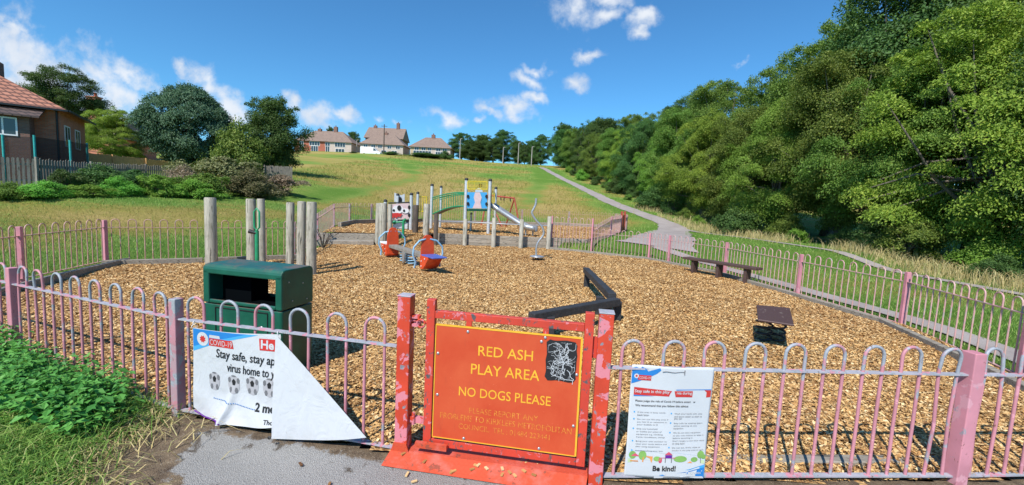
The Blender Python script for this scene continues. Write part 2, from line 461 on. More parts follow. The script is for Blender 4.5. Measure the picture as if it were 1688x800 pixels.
# asphalt
a = N('worn asphalt'); v = a.coord('Object', False)
f1 = a.noise(v, 1.1, 6, .6); f2 = a.noise(v, 120, 4, .75); f3 = a.noise(v, 55, 6, .75)
c = a.mix(a.step(f1, .35, .7), (.26, .25, .235), (.37, .355, .335))
c = a.mix(a.math('MULTIPLY', a.step(f2, .50, .62), .75), c, (.50, .49, .46))
c = a.mix(a.math('MULTIPLY', a.step(f3, .56, .7), .55), c, (.10, .09, .08))
vo = a.n('ShaderNodeTexVoronoi'); vo.inputs['Scale'].default_value = 150; a.l(v, vo.inputs['Vector'])
at = a.n('ShaderNodeAttribute'); at.attribute_name = 'tar'
edge = a.math('ADD', a.math('MULTIPLY', at.outputs['Fac'], 2.6), a.math('MULTIPLY', a.math('SUBTRACT', a.noise(v, 5.5, 7, .72, .4), .5), 1.3))
tar = a.step(edge, -.04, .10)
sg1 = a.noise(v, 9, 6, .65)
soilc = a.mix(a.step(sg1, .3, .7), (.085, .055, .033), (.25, .18, .11))
soilc = a.mix(a.math('MULTIPLY', a.step(a.noise(v, 60, 3, .7), .55, .66), .6), soilc, (.38, .31, .22))
st = a.step(a.math('ADD', a.noise(v, 2.6, 6, .72, .5), a.math('MULTIPLY', a.math('SUBTRACT', .5, a.math('MINIMUM', at.outputs['Fac'], .5)), .22)), .64, .70)
c = a.mix(a.math('MULTIPLY', st, .85), c, (.075, .052, .03))
c = a.mix(tar, soilc, c)
hgt = a.math('ADD', a.math('MULTIPLY', vo.outputs['Distance'], .8), f3)
a.bump(hgt, 1.0, .009); M['asphalt'] = a.fin(c, .92)

a = N('path tarmac'); v = a.coord('Object', False)
c = a.mix(a.step(a.noise(v, .9, 6, .6), .3, .7), (.28, .24, .225), (.38, .335, .315))
c = a.mix(a.math('MULTIPLY', a.step(a.noise(v, 45, 4, .7), .5, .7), .5), c, (.14, .12, .11)); a.bump(a.noise(v, 60, 3), .4, .01)
M['path'] = a.fin(c, .9)

# bark chippings underneath the loose ones
a = N('wood chip bed'); v = a.coord('Object', False)
wv = a.n('ShaderNodeTexVoronoi'); wv.inputs['Scale'].default_value = 26; a.l(a.coord('Object', False, (1.6, .8, 1)), wv.inputs['Vector'])
wv2 = a.n('ShaderNodeTexVoronoi'); wv2.inputs['Scale'].default_value = 31; a.l(a.coord('Object', False, (.7, 1.7, 1)), wv2.inputs['Vector'])
sx = a.n('ShaderNodeSeparateColor'); a.l(wv.outputs['Color'], sx.inputs[0]); sy = a.n('ShaderNodeSeparateColor'); a.l(wv2.outputs['Color'], sy.inputs[0])
f = a.math('ADD', a.math('MULTIPLY', sx.outputs[0], .5), a.math('MULTIPLY', sy.outputs[0], .5))
c = a.ramp(f, [(.1, (.15, .07, .022)), (.35, (.45, .245, .085)), (.65, (.59, .365, .15)), (.9, (.72, .50, .24))])
c = a.mix(a.math('MULTIPLY', a.step(a.noise(v, .8, 5, .6), .45, .75), .3), c, (.42, .23, .10))
a.bump(a.math('ADD', wv.outputs['Distance'], wv2.outputs['Distance']), .9, .03); M['chipbed'] = a.fin(c, .85)
a = N('loose wood chips'); geo = a.n('ShaderNodeNewGeometry'); v = a.coord('Object', False)
c = a.ramp(geo.outputs['Random Per Island'], [(.0, (.10, .04, .013)), (.16, (.35, .175, .055)), (.5, (.57, .33, .118)), (.8, (.70, .46, .195)), (1, (.84, .65, .36))])
pat = a.step(a.noise(v, .55, 6, .65, .4), .44, .66)
c = a.mix(a.math('MULTIPLY', pat, .42), c, (.34, .175, .065))
M['chip'] = a.fin(c, .8)

# grass sheet: albedo follows how dry the sward is
a = N('meadow'); at = a.n('ShaderNodeAttribute'); at.attribute_name = 'dry'
v = a.coord('Object', False); vs_ = a.coord('Object', False, (.35, 1.4, 1))
f = a.math('ADD', at.outputs['Fac'], a.math('MULTIPLY', a.math('SUBTRACT', a.noise(vs_, .55, 7, .65), .5), 1.1))
f = a.math('ADD', f, a.math('MULTIPLY', a.math('SUBTRACT', a.noise(v, 4.5, 5, .7), .5), .7))
c = a.ramp(f, [(.05, (.12, .23, .035)), (.35, (.20, .29, .06)), (.6, (.30, .265, .065)), (.95, (.43, .32, .115))])
c = a.mix(a.math('MULTIPLY', a.step(a.noise(v, 11, 5, .7), .52, .7), .4), c, (.09, .12, .03))
a.bump(a.noise(v, 14, 6, .75), 1.0, .12); M['meadow'] = a.fin(c, .95, spec=.1)
M['mown'] = M['meadow']

GREENBLADE = [(.0, (.08, .19, .025)), (.5, (.17, .34, .045)), (.85, (.30, .46, .09)), (1, (.52, .50, .2))]
DRYBLADE = [(.0, (.30, .26, .09)), (.4, (.52, .42, .18)), (.8, (.70, .57, .30)), (1, (.22, .28, .08))]
M['gblade'] = islandmat('green grass blade', GREENBLADE, .7, .25)
M['dblade'] = islandmat('dry grass blade', DRYBLADE, .8, .2)
M['mblade'] = islandmat('mixed grass blade', [(0, (.13, .22, .03)), (.35, (.23, .25, .045)), (.65, (.37, .30, .08)), (1, (.54, .41, .15))], .8, .2)
M['weed'] = leafmat('nettle leaf', (.06, .19, .035), (.16, .37, .07), (.28, .50, .14), 0.3)

M['leaf_mid'] = leafmat('mid green leaf', (.075, .14, .024), (.21, .315, .055), (.42, .50, .12), 0.38)
M['leaf_deep'] = leafmat('deep green leaf', (.04, .09, .024), (.105, .195, .05), (.22, .32, .09), 0.33)
M['leaf_yellow'] = leafmat('yellow green leaf', (.13, .21, .03), (.32, .44, .06), (.54, .58, .10), 0.4)
M['leaf_blue'] = leafmat('blue green needle', (.05, .115, .065), (.12, .21, .115), (.20, .30, .16), 0.22)
M['leaf_bright'] = leafmat('bright bush leaf', (.12, .25, .035), (.27, .48, .07), (.42, .58, .13), 0.38)
M['leaf_dull'] = leafmat('dull dry shrub leaf', (.13, .13, .06), (.26, .25, .11), (.36, .28, .17), 0.28)
M['leaf_pink'] = leafmat('seeding willowherb', (.20, .15, .10), (.38, .28, .20), (.48, .37, .29), 0.28)

# ------------------------------------------------------------------ foliage
def leaf_cards(c, ax, nr, size, wfac=.55):
    n = len(c); ax = ax / (np.linalg.norm(ax, axis=1, keepdims=True) + 1e-9)
    sd = np.cross(ax, nr); sd /= (np.linalg.norm(sd, axis=1, keepdims=True) + 1e-9)
    up = np.cross(sd, ax)
    s = size[:, None]; w = s * wfac * .5
    V = np.empty((n, 4, 3))
    V[:, 0] = c - ax * s * .5
    V[:, 1] = c + sd * w + up * s * .08
    V[:, 2] = c + ax * s * .5 - up * s * .06
    V[:, 3] = c - sd * w + up * s * .08
    return V.reshape(-1, 3), np.arange(n * 4).reshape(n, 4)

def make_tree(name, seed, H, z0, Rr, nclump, nleaf, lsize, mat, label, cat='tree', droop=.2, flat=.5, rc=(.5, .95), shell=.45, lean=0.0, top=.42, limbs=16, wfac=.55, spikes=0, group=None, lobe=1.0):
    g = np.random.default_rng(seed)
    d = g.normal(size=(nclump, 3)); d /= np.linalg.norm(d, axis=1, keepdims=True)
    rad = shell + (1 - shell) * g.random(nclump) ** .6
    az = np.arctan2(d[:, 1], d[:, 0])
    lob = 1 + lobe * (.16 * np.sin(3 * az + seed) * (1 - d[:, 2] ** 2) + .12 * np.sin(5 * az + 4 * d[:, 2] + seed * 2) + .08 * g.normal(size=nclump))
    hz = (H - z0) / 2
    zc = z0 + hz
    c = d * (rad * lob)[:, None] * np.array([Rr, Rr, hz])
    tz = (c[:, 2] + hz) / (2 * hz)
    prof = np.where(tz < top, .80 + .2 * np.clip(tz / top, 0, 1), 1 - .38 * np.clip((tz - top) / (1 - top), 0, 1.2) ** 1.4)
    c[:, :2] *= prof[:, None]
    c[:, 2] += zc
    c[:, 2] = np.maximum(c[:, 2], z0 * .9)
    if spikes:
        k = g.choice(nclump, spikes, replace=False)
        a_ = g.random(spikes) * 6.28; rr_ = Rr * .8 * np.sqrt(g.random(spikes))
        c[k] = np.stack([np.cos(a_) * rr_, np.sin(a_) * rr_, H * (.90 + .16 * g.random(spikes)) - .55 * hz * (rr_ / Rr) ** 2], 1)
    rcs = rc[0] + (rc[1] - rc[0]) * g.random(nclump)
    if spikes: rcs[k] *= .55
    wts = rcs ** 2; cid = g.choice(nclump, nleaf, p=wts / wts.sum())
    off = g.normal(size=(nleaf, 3)) * .5; off[:, 2] *= flat
    ln = np.linalg.norm(off, axis=1, keepdims=True); off *= np.minimum(1, 1.15 / np.maximum(ln, 1e-6))
    pos = c[cid] + off * rcs[cid][:, None]
    pos[:, 2] -= droop * (off[:, 0] ** 2 + off[:, 1] ** 2) * rcs[cid]
    out = pos - np.array([0, 0, zc]); out[:, 2] *= .6; out /= np.linalg.norm(out, axis=1, keepdims=True) + 1e-6
    nr = np.array([0, 0, .75]) + .45 * out + .5 * off + .42 * g.normal(size=(nleaf, 3))
    ax = out * .6 + g.normal(size=(nleaf, 3)) * .7 + np.array([0, 0, -droop])
    sz = lsize * (.6 + .7 * g.random(nleaf))
    V, Fq = leaf_cards(pos, ax, nr, sz, wfac)
    root = thing(name, label, cat, group=group)
    cr_ = np_mesh('crown', V, Fq, mat, root)
    mb = MB(); tr = .035 * H ** .95 * .6 + .03
    th = z0 + hz * .95
    pts = [Vector((lean * t * t + .12 * math.sin(t * 5 + seed), .1 * math.sin(t * 4 + seed * 2), t * th - .1 * (t == 0))) for t in (0, .12, .35, .6, .8, 1)]
    mb.tube(pts, [tr * 1.5, tr * 1.05, tr * .85, tr * .65, tr * .45, tr * .2], 9)
    for i in g.choice(nclump, min(limbs, nclump), replace=False):
        e = Vector(c[i]); t = .25 + .65 * float(g.random()); b = Vector((0, 0, t * th))
        b.x = lean * t * t + .12 * math.sin(t * 5 + seed); b.y = .1 * math.sin(t * 4 + seed * 2)
        m_ = (b + e) / 2 + Vector(g.normal(size=3) * .18); m_.z += .12 * (e - b).length * (1 if e.z < b.z + 1 else -.3)
        mb.tube([b, m_, b.lerp(e, .97)], [tr * .42 * (1.1 - t * .6), tr * .25, .012], 6)
    mb.build('trunk', M['bark_trunk'], root)
    return root
def place(proto, x, y, s=(1, 1, 1), rz=0, label=None, mat=None, group=None, first=[set()], name=None, z=None, sink=.05):
    if proto.name not in first[0]:
        first[0].add(proto.name); o = proto
    else:
        o = copy_tree(proto)
    o.location = (x, y, (T1(x, y) if z is None else z) - sink); o.rotation_euler = (0, 0, rz)
    o.scale = s if isinstance(s, tuple) else (s, s, s)
    if label: o['label'] = label
    if group: o['group'] = group
    elif 'group' in o: del o['group']
    if mat:
        for ch in [k for k in bpy.data.objects if k.parent == o]:
            if ch.name.startswith('crown'):
                ch.material_slots[0].link = 'OBJECT'; ch.material_slots[0].material = M[mat]
    if name: o.name = name
    return o
def blades(x, y, z, h, w, lean, mat, name, bend=True, g=rng):
    n = len(x); a_ = g.random(n) * 6.283
    dx, dy = np.cos(a_), np.sin(a_)
    la = g.random(n) * 6.283; lx, ly = np.cos(la) * lean * h, np.sin(la) * lean * h
    if bend:
        V = np.empty((n, 5, 3))
        V[:, 0] = np.stack([x - dx * w / 2, y - dy * w / 2, z], 1); V[:, 1] = np.stack([x + dx * w / 2, y + dy * w / 2, z], 1)
        V[:, 2] = np.stack([x + dx * w * .36 + lx * .35, y + dy * w * .36 + ly * .35, z + h * .6], 1)
        V[:, 3] = np.stack([x - dx * w * .36 + lx * .35, y - dy * w * .36 + ly * .35, z + h * .6], 1)
        V[:, 4] = np.stack([x + lx, y + ly, z + h * np.clip(1 - .45 * lean, .3, 1)], 1)
        b = np.arange(n)[:, None] * 5
        Ft = np.concatenate([b + [0, 1, 2], b + [0, 2, 3], b + [3, 2, 4]])
        return np_mesh(name, V.reshape(-1, 3), Ft, mat)
    V = np.empty((n, 3, 3))
    V[:, 0] = np.stack([x - dx * w / 2, y - dy * w / 2, z], 1); V[:, 1] = np.stack([x + dx * w / 2, y + dy * w / 2, z], 1)
    V[:, 2] = np.stack([x + lx, y + ly, z + h], 1)
    return np_mesh(name, V.reshape(-1, 3), np.arange(n * 3).reshape(n, 3), mat)

# ------------------------------------------------------------------ the ground
def dryness(x, y):
    d = .36 + .30 * lump(x, y, 6, 1) + .20 * lump(x, y, 2.2, 3) + .22 * lump(x * .4, y, 1.6, 5)
    d = d + .40 * np.exp(-((x + 7) ** 2 / 160 + (y - 46) ** 2 / 420)) + .30 * np.exp(-((x - 3.5) ** 2 / 9 + (y - 46) ** 2 / 90))
    d = d + .22 * np.exp(-((x + 17) ** 2 / 60 + (y - 15) ** 2 / 24)) + .25 * sstep(92, 112, y)
    d = d - .22 * np.exp(-((x + 2) ** 2 / 40 + (y - 70) ** 2 / 40))
    d = d + .22 * sstep(34, 44, y) * (1 - sstep(80, 95, y))
    d = d - .35 * np.exp(-((x + 8) ** 2 / 14 + (y - 13.5) ** 2 / 8))
    d = d - .14 * (1 - sstep(22, 34, y))
    for m in MOWN: d = d - .5 * np.exp(-(dist_line(x, y, m) / 1.5) ** 2)
    d = d - .55 * np.exp(-(np.clip(dist_line(x, y, PATH_HILL) - .9, 0, None) / 2.0) ** 2)
    d = d - .06 * sstep(7, 9, x) * (y < 24) * np.exp(-np.clip(x - 11, 0, None) / 4)
    return np.clip(d, 0, 1.05)
def axis_pts(segs):
    out = []
    for a_, b_, n in segs: out += list(np.linspace(a_, b_, n, endpoint=False))
    return np.array(out + [segs[-1][1]])
gx = axis_pts([(-700, -150, 12), (-150, -45, 36), (-45, 30, 170), (30, 120, 40), (120, 700, 12)])
gy = axis_pts([(-60, -6, 12), (-6, 34, 112), (34, 70, 60), (70, 140, 80), (140, 900, 40)])
GX, GY = np.meshgrid(gx, gy); GZ = terrain(GX, GY)
ins = inside(GX, GY, LOWER) | inside(GX, GY, UPPER)
near_edge = np.minimum(dist_line(GX, GY, LOWER + LOWER[:1]), dist_line(GX, GY, UPPER + UPPER[:1]))
near_edge = np.where(ins & (dist_line(GX, GY, WALLFULL) < 1.1), 1.0, near_edge)
GZ = np.where(ins & (near_edge > .15), GZ - .5, GZ)
GZ = np.where(ins & (near_edge <= .15), np.minimum(GZ, 0.0 + .4 * sstep(17, 19, GY)), GZ)
GZ = np.where(inside(GX, GY, APRON), GZ - .12, GZ)
nxg, nyg = len(gx), len(gy)
idx = np.arange(nxg * nyg).reshape(nyg, nxg)
FQ = np.stack([idx[:-1, :-1], idx[:-1, 1:], idx[1:, 1:], idx[1:, :-1]], -1).reshape(-1, 4)
ground = np_mesh('ground', np.stack([GX, GY, GZ], -1).reshape(-1, 3), FQ, M['meadow'], smooth=True, attr={'dry': dryness(GX, GY).ravel()})
tag(ground, kind='structure')

def strip(name, pts, w, mat, dz, step=.5, attr=None, kind='structure', ws=None, jag=.06):
    P_ = [Vector((p[0], p[1], 0)) for p in pts]
    # Catmull-Rom resample
    out = []
    for i in range(len(P_) - 1):
        p0, p1, p2, p3 = P_[max(i - 1, 0)], P_[i], P_[i + 1], P_[min(i + 2, len(P_) - 1)]
        n = max(2, int((p2 - p1).length / step))
        for k in range(n):
            t = k / n
            out.append(.5 * ((2 * p1) + (p2 - p0) * t + (2 * p0 - 5 * p1 + 4 * p2 - p3) * t * t + (3 * p1 - p0 - 3 * p2 + p3) * t ** 3))
    out.append(P_[-1])
    nc = 7; V = []
    for i, p in enumerate(out):
        tv = (out[min(i + 1, len(out) - 1)] - out[max(i - 1, 0)]).normalized(); s_ = Vector((tv.y, -tv.x, 0))
        wi = w if ws is None else np.interp(i / (len(out) - 1), *ws)
        for k in range(nc):
            u = (k / (nc - 1) - .5) * wi
            if k in (0, nc - 1): u *= 1 + jag * math.sin(i * 1.7) + jag * math.sin(i * .63 + k)
            q = p + s_ * u; V.append((q.x, q.y, T1(q.x, q.y) + dz))
    V = np.array(V); n = len(out)
    ix = np.arange(n * nc).reshape(n, nc)
    Fq = np.stack([ix[:-1, :-1], ix[:-1, 1:], ix[1:, 1:], ix[1:, :-1]], -1).reshape(-1, 4)
    o = np_mesh(name, V, Fq, mat, smooth=True)
    return tag(o, kind=kind)
strip('path', PATH_HILL, 1.7, M['path'], .035, ws=([0, .35, .55, .8, .9, 1], [1.3, 1.3, 1.5, 1.8, 2.6, 3.2]))
strip('path', PATH_SIDE, .55, M['path'], .03)
strip('path', PATH_WOOD, .55, M['path'], .033)

def poly_sheet(name, poly, zf, mat, cell, kind='structure', attr=None):
    xs = [p[0] for p in poly]; ys = [p[1] for p in poly]
    ax_ = np.arange(min(xs) - cell, max(xs) + cell, cell); ay_ = np.arange(min(ys) - cell, max(ys) + cell, cell)
    X, Y_ = np.meshgrid(ax_, ay_); ix = np.arange(X.size).reshape(X.shape)
    cxm = (X[:-1, :-1] + cell / 2); cym = (Y_[:-1, :-1] + cell / 2)
    keep = inside(cxm, cym, poly)
    Fq = np.stack([ix[:-1, :-1], ix[:-1, 1:], ix[1:, 1:], ix[1:, :-1]], -1)[keep]
    used = np.unique(Fq); remap = np.full(X.size, -1); remap[used] = np.arange(len(used))
    V = np.stack([X, Y_, zf(X, Y_)], -1).reshape(-1, 3)[used]
    o = np_mesh(name, V, remap[Fq], mat, smooth=True)
    return tag(o, kind=kind)
def wall_y(x):
    return np.interp(x, [p[0] for p in WALLFULL], [p[1] for p in WALLFULL])
def bark_low(x, y):
    b = .03 + .022 * lump(x, y, .8) + .012 * lump(x, y, .27, 4)
    ramp = sstep(-4.95, -4.6, x) * (1 - sstep(-3.75, -3.35, x))
    return b + ramp * .42 * sstep(-2.0, .1, y - wall_y(x))
def bark_up(x, y):
    return .45 + .03 * lump(x, y, .9, 2) + .01 * lump(x, y, .3, 5)
poly_sheet('lower_bark', LOWER, bark_low, M['chipbed'], .1)
poly_sheet('upper_bark', UPPER, bark_up, M['chipbed'], .12)

# forecourt of worn asphalt, its ragged edge, and the bare soil between it and the verge
FORE = [(-2.5, 3.34), (-1.9, 3.18), (-.84, 2.98), (.68, 2.76), (3.44, 2.96), (6.6, 3.22), (6.6, -4), (-1.75, -4), (-1.62, 1.6), (-1.85, 2.3), (-2.25, 2.75)]
def sdist(x, y, poly):
    d = dist_line(x, y, poly + poly[:1]); return np.where(inside(x, y, poly), d, -d)
ap = poly_sheet('forecourt_pavement', APRON, lambda x, y: terrain(x, y) * (1 - sstep(-.2, .1, sdist(x, y, FORE))) + .008 + .010 * lump(x, y, .22) * (1 - sstep(-.15, .05, sdist(x, y, FORE))), M['asphalt'], .06)
_n = len(ap.data.vertices); _c = np.empty(_n * 3, np.float32); ap.data.vertices.foreach_get('co', _c); _c = _c.reshape(-1, 3)
_a = ap.data.attributes.new('tar', 'FLOAT', 'POINT'); _a.data.foreach_set('value', sdist(_c[:, 0], _c[:, 1], FORE).astype(np.float32))

# loose wood chips lying on the beds
def chips(x, y, z, L, g):
    n = len(x); a_ = g.random(n) * 6.283
    ax = np.stack([np.cos(a_), np.sin(a_), g.normal(size=n) * .22], 1)
    nr = np.stack([g.normal(size=n) * .35, g.normal(size=n) * .35, np.ones(n)], 1)
    nr /= np.linalg.norm(nr, axis=1, keepdims=True)
    ax -= nr * (ax * nr).sum(1, keepdims=True); ax /= np.linalg.norm(ax, axis=1, keepdims=True)
    sd = np.cross(nr, ax); w = L * (.22 + .3 * g.random(n)); c = np.stack([x, y, z], 1)
    V = np.empty((n, 4, 3)); k = (.7 + .3 * g.random(n))[:, None]
    l_ = L[:, None] * .5; w_ = w[:, None] * .5
    V[:, 0] = c - ax * l_ - sd * w_; V[:, 1] = c + ax * l_ - sd * w_ * k; V[:, 2] = c + ax * l_ * k + sd * w_; V[:, 3] = c - ax * l_ * k + sd * w_ * k
    return V.reshape(-1, 3), np.arange(n * 4).reshape(n, 4)
def scatter(n, x0, x1, y0, y1, dens, g=rng):
    x = x0 + (x1 - x0) * g.random(n); y = y0 + (y1 - y0) * g.random(n)
    k = g.random(n) < dens(x, y); return x[k], y[k]
xs, ys = scatter(1500000, -9.6, 7.4, 2.9, 18.4, lambda x, y: np.clip(1.9 * (4.2 / np.maximum(np.hypot(x * .8, y), 3)) ** 1.3, .28, 1) * inside(x, y, LOWER))
keep = (np.abs(xs / ys) < 1.5); xs, ys = xs[keep], ys[keep]
g_ = np.random.default_rng(5)
V, Fq = chips(xs, ys, bark_low(xs, ys) + .012 + .02 * g_.random(len(xs)), .017 + .040 * g_.random(len(xs)) ** 2 + .0008 * ys, g_)
tag(np_mesh('wood_chips', V, Fq, M['chip']), 'loose golden wood chips covering the lower play area', 'wood chips', kind='stuff')
xs, ys = scatter(110000, -8.4, 7.6, 16.3, 31, lambda x, y: inside(x, y, UPPER) * .7)
V, Fq = chips(xs, ys, bark_up(xs, ys) + .01 + .02 * g_.random(len(xs)), .05 + .035 * g_.random(len(xs)), g_)
tag(np_mesh('wood_chips', V, Fq, M['chip']), 'loose wood chips around the climbing tower on the raised play area', 'wood chips', kind='stuff')

# ------------------------------------------------------------------ fences
def frame(A, B):
    A = Vector((A[0], A[1], 0)); B = Vector((B[0], B[1], 0)); e = (B - A); L = e.length; e.normalize()
    return A, e, Vector((e.y, -e.x, 0)), L      # origin, along, towards the viewer for e ~ +x, length
def bow_panel(A, B, za, zb, root, bar_mat, rail_mat, rb=.0115, zr=.85, zbot=.06, ztop=1.045, n=7, nseg=7, period=.30, name='bow_panel', raildims=(.042, .012)):
    A_, e, nrm, L = frame(A, B)
    mb = MB(); nl = max(1, int(round((L - .08) / period))); per = (L - .08) / nl; r = per * .25
    for k in range(nl):
        s0 = .04 + per * k + per * .25; c = s0 + r
        zz = za + (zb - za) * c / L
        pts = [(s0, zbot), (s0, zr)] + [(c - r * math.cos(math.pi * i / nseg), ztop - r + r * math.sin(math.pi * i / nseg)) for i in range(nseg + 1)] + [(s0 + 2 * r, zr), (s0 + 2 * r, zbot)]
        j = .004 * random.uniform(-1, 1); bd_ = .012 * random.gauss(0, 1) * (1 if random.random() < .25 else .25); q_ = [pts[0], (pts[0][0] + bd_, (zbot + zr) * .5)] + pts[1:-1] + [(pts[-1][0] - bd_ * .6, (zbot + zr) * .55), pts[-1]]
        mb.tube([A_ + e * (u + j) + nrm * (bd_ * .8 * max(0, w - zr) / .2) + Vector((0, 0, zz + w)) for u, w in q_], rb, n, False)
    p = mb.build(name, bar_mat, root, world=True)
    for z_ in (zr, zbot):
        m2 = MB(); m2.bar(A_ + e * .02 + Vector((0, 0, za + z_)), A_ + e * (L - .02) + Vector((0, 0, zb + z_)), raildims[0], raildims[1])
        o = m2.build('rail', rail_mat, p, world=False)
        o.data.transform(Matrix.Translation(-Vector(root.location)))
    return p
def sq_post(root, x, y, z, h, w, ang, mat, bev=.006, name='post'):
    mb = MB(); Mx = Matrix.Rotation(ang, 3, 'Z')
    mb.box((x, y, z + h / 2 - .15), (w, w, h + .3), Mx)
    return mb.build(name, mat, root, bevel=bev, world=True)
def fence_run(label, pts, group, bar, rail, post, pw=.07, ph=1.02, skip_posts=(), skip_panels=(), zf=None, post_mats=None, heights=None, panel_kw=None, cat='fence'):
    zf = zf or (lambda x, y: 0.0)
    root = thing('bow_top_fence', label, cat, (pts[0][0], pts[0][1], 0), 0, group)
    kw = dict(panel_kw or {})
    for i, (x, y) in enumerate(pts):
        if i in skip_posts: continue
        q = pts[i + 1] if i + 1 < len(pts) else pts[i]; p = pts[i - 1] if i else pts[i]
        ang = math.atan2(q[1] - p[1], q[0] - p[0])
        pm = (post_mats or {}).get(i, post); hh = (heights or {}).get(i, ph)
        sq_post(root, x, y, zf(x, y), hh, pw, ang, M[pm])
    for i in range(len(pts) - 1):
        if i in skip_panels: continue
        k2 = dict(kw); 
        if heights and heights.get(('p', i)): k2.update(heights[('p', i)])
        bow_panel(pts[i], pts[i + 1], zf(*pts[i]), zf(*pts[i + 1]), root, M[bar], M[rail], **k2)
    return root
FG = 'bow top railing fences round the play area'
fence_run('pink and grey bow top railing behind the nettles, carrying the torn banner', [(-8.2, 5.5), (-5.2, 4.36), (-2.77, 3.46), (-.79, 3.055)], FG, 'pink_bar', 'rail', 'grey_post', skip_posts=(0, 3), post_mats={1: 'pink_post'}, pw=.075, panel_kw=dict(n=10, nseg=10))
fence_run('pink bow top railing with the white notice fixed to it beside the gate', [(.68, 2.84), (3.44, 3.05), (5.9, 3.3)], FG, 'pink_bar', 'rail', 'pink_post', skip_posts=(0, 2), pw=.095, panel_kw=dict(n=10, nseg=10))
fence_run('long pink bow top railing running past the bench and the tarmac side path', [(5.9, 3.3), (6.6, 5.3), (7.3, 7.75), (7.1, 10.35), (6.75, 13.3), (5.75, 15.45), (5.3, 16.3), (3.3, 17.55), (1.7, 18.4)], FG, 'far_bar', 'far_bar', 'pink_post', pw=.07, ph=1.03, heights={7: 1.45, 8: 1.45, ('p', 7): dict(zr=1.18, ztop=1.42)}, panel_kw=dict(n=6, nseg=6))
fence_run('rusty bow top railing on the meadow side behind the tall timber posts', [(-8.2, 5.5), (-9.0, 7.7), (-9.6, 9.95), (-8.05, 11.0), (-6.35, 12.3)], FG, 'tan_bar', 'tan_bar', 'pink_post', pw=.075, panel_kw=dict(n=6, nseg=7), skip_posts=(3,), zf=lambda x, y: .05)
ZU = lambda x, y: .45 * float(sstep(13.5, 19, y)) + .02
fence_run('pink railing seen end on climbing beside the timber steps to the far corner', [(-6.35, 12.3), (-7.2, 15.6), (-8.1, 19.2), (-8.44, 21.9), (-7.8, 23.4)], FG, 'far_bar', 'far_bar', 'grey_post', pw=.075, panel_kw=dict(n=5, nseg=5, rb=.009, period=.34), zf=ZU)
fence_run('distant bow top railing behind the climbing tower and swings at the foot of the hill', [(-7.8, 23.4), (-5.4, 26.0), (-2.5, 27.6), (.6, 29.3), (4.0, 30.6), (7.5, 31.2)], FG, 'tan_bar', 'tan_bar', 'grey_post', pw=.075, panel_kw=dict(n=5, nseg=5), zf=lambda x, y: .47)
fence_run('pink railing along the raised play area ending at the far red gate', [(3.3, 17.55), (5.0, 21.6), (6.45, 25.4)], FG, 'far_bar', 'far_bar', 'pink_post', skip_posts=(0,), pw=.07, panel_kw=dict(n=5, nseg=5, rb=.009, period=.34), zf=lambda x, y: .06 + .4 * float(sstep(17.5, 21, y)))
fence_run('short pink railing beyond the far red gate beside the grass', [(6.95, 26.6), (7.6, 28.4), (7.5, 31.2)], FG, 'far_bar', 'far_bar', 'pink_post', skip_posts=(0, 2), pw=.07, panel_kw=dict(n=5, nseg=5), zf=lambda x, y: .47)

# timber edging of the lower bark bed and of the raised bed
def edging(name, pts, inset, z0, z1, w, mat, label=None):
    mb = MB(); n = len(pts)
    for i in range(n - 1):
        A_, e, nrm, L = frame(pts[i], pts[i + 1])
        a_ = A_ - nrm * 0 + Vector((-e.y, e.x, 0)) * inset; b_ = a_ + e * L
        mb.bar(a_ + Vector((0, 0, (z0 + z1) / 2)), b_ + Vector((0, 0, (z0 + z1) / 2 + .004 * (i % 2))), w, z1 - z0)
    o = mb.build(name, mat, None, bevel=.008)
    return tag(o, kind='structure')
edging('kerb', [(5.9, 3.3), (6.6, 5.3), (7.3, 7.75), (7.1, 10.35), (6.75, 13.3), (5.75, 15.45), (5.3, 16.3), (3.3, 17.55), (1.7, 18.4)], .33, -.25, .13, .11, M['kerbwood'])
edging('kerb', [(-6.35, 12.3), (-8.05, 11.0), (-9.6, 9.95), (-9.0, 7.7), (-8.2, 5.5)][::-1], -.42, -.25, .17, .10, M['kerbwood'])
edging('kerb', [(-.84, 3.06), (-2.77, 3.46), (-5.2, 4.36), (-8.2, 5.5)], -.2, -.25, .045, .10, M['kerbwood'])
edging('kerb', [(.68, 2.84), (3.44, 3.05), (5.9, 3.3)], .22, -.25, .055, .10, M['kerbwood'])
edging('kerb', [(-8.1, 19.2), (-8.44, 21.9), (-7.8, 23.4), (-5.4, 26.0), (.6, 29.3), (4.0, 30.6), (7.5, 31.2)], -.25, 0, .66, .14, M['sleeper'])
edging('kerb', [(3.4, 18.6), (5.0, 21.75), (6.3, 25.3)], .05, -.2, .52, .10, M['postdark'])  # boards coloured dark brown to paint in the shade below the raised edge

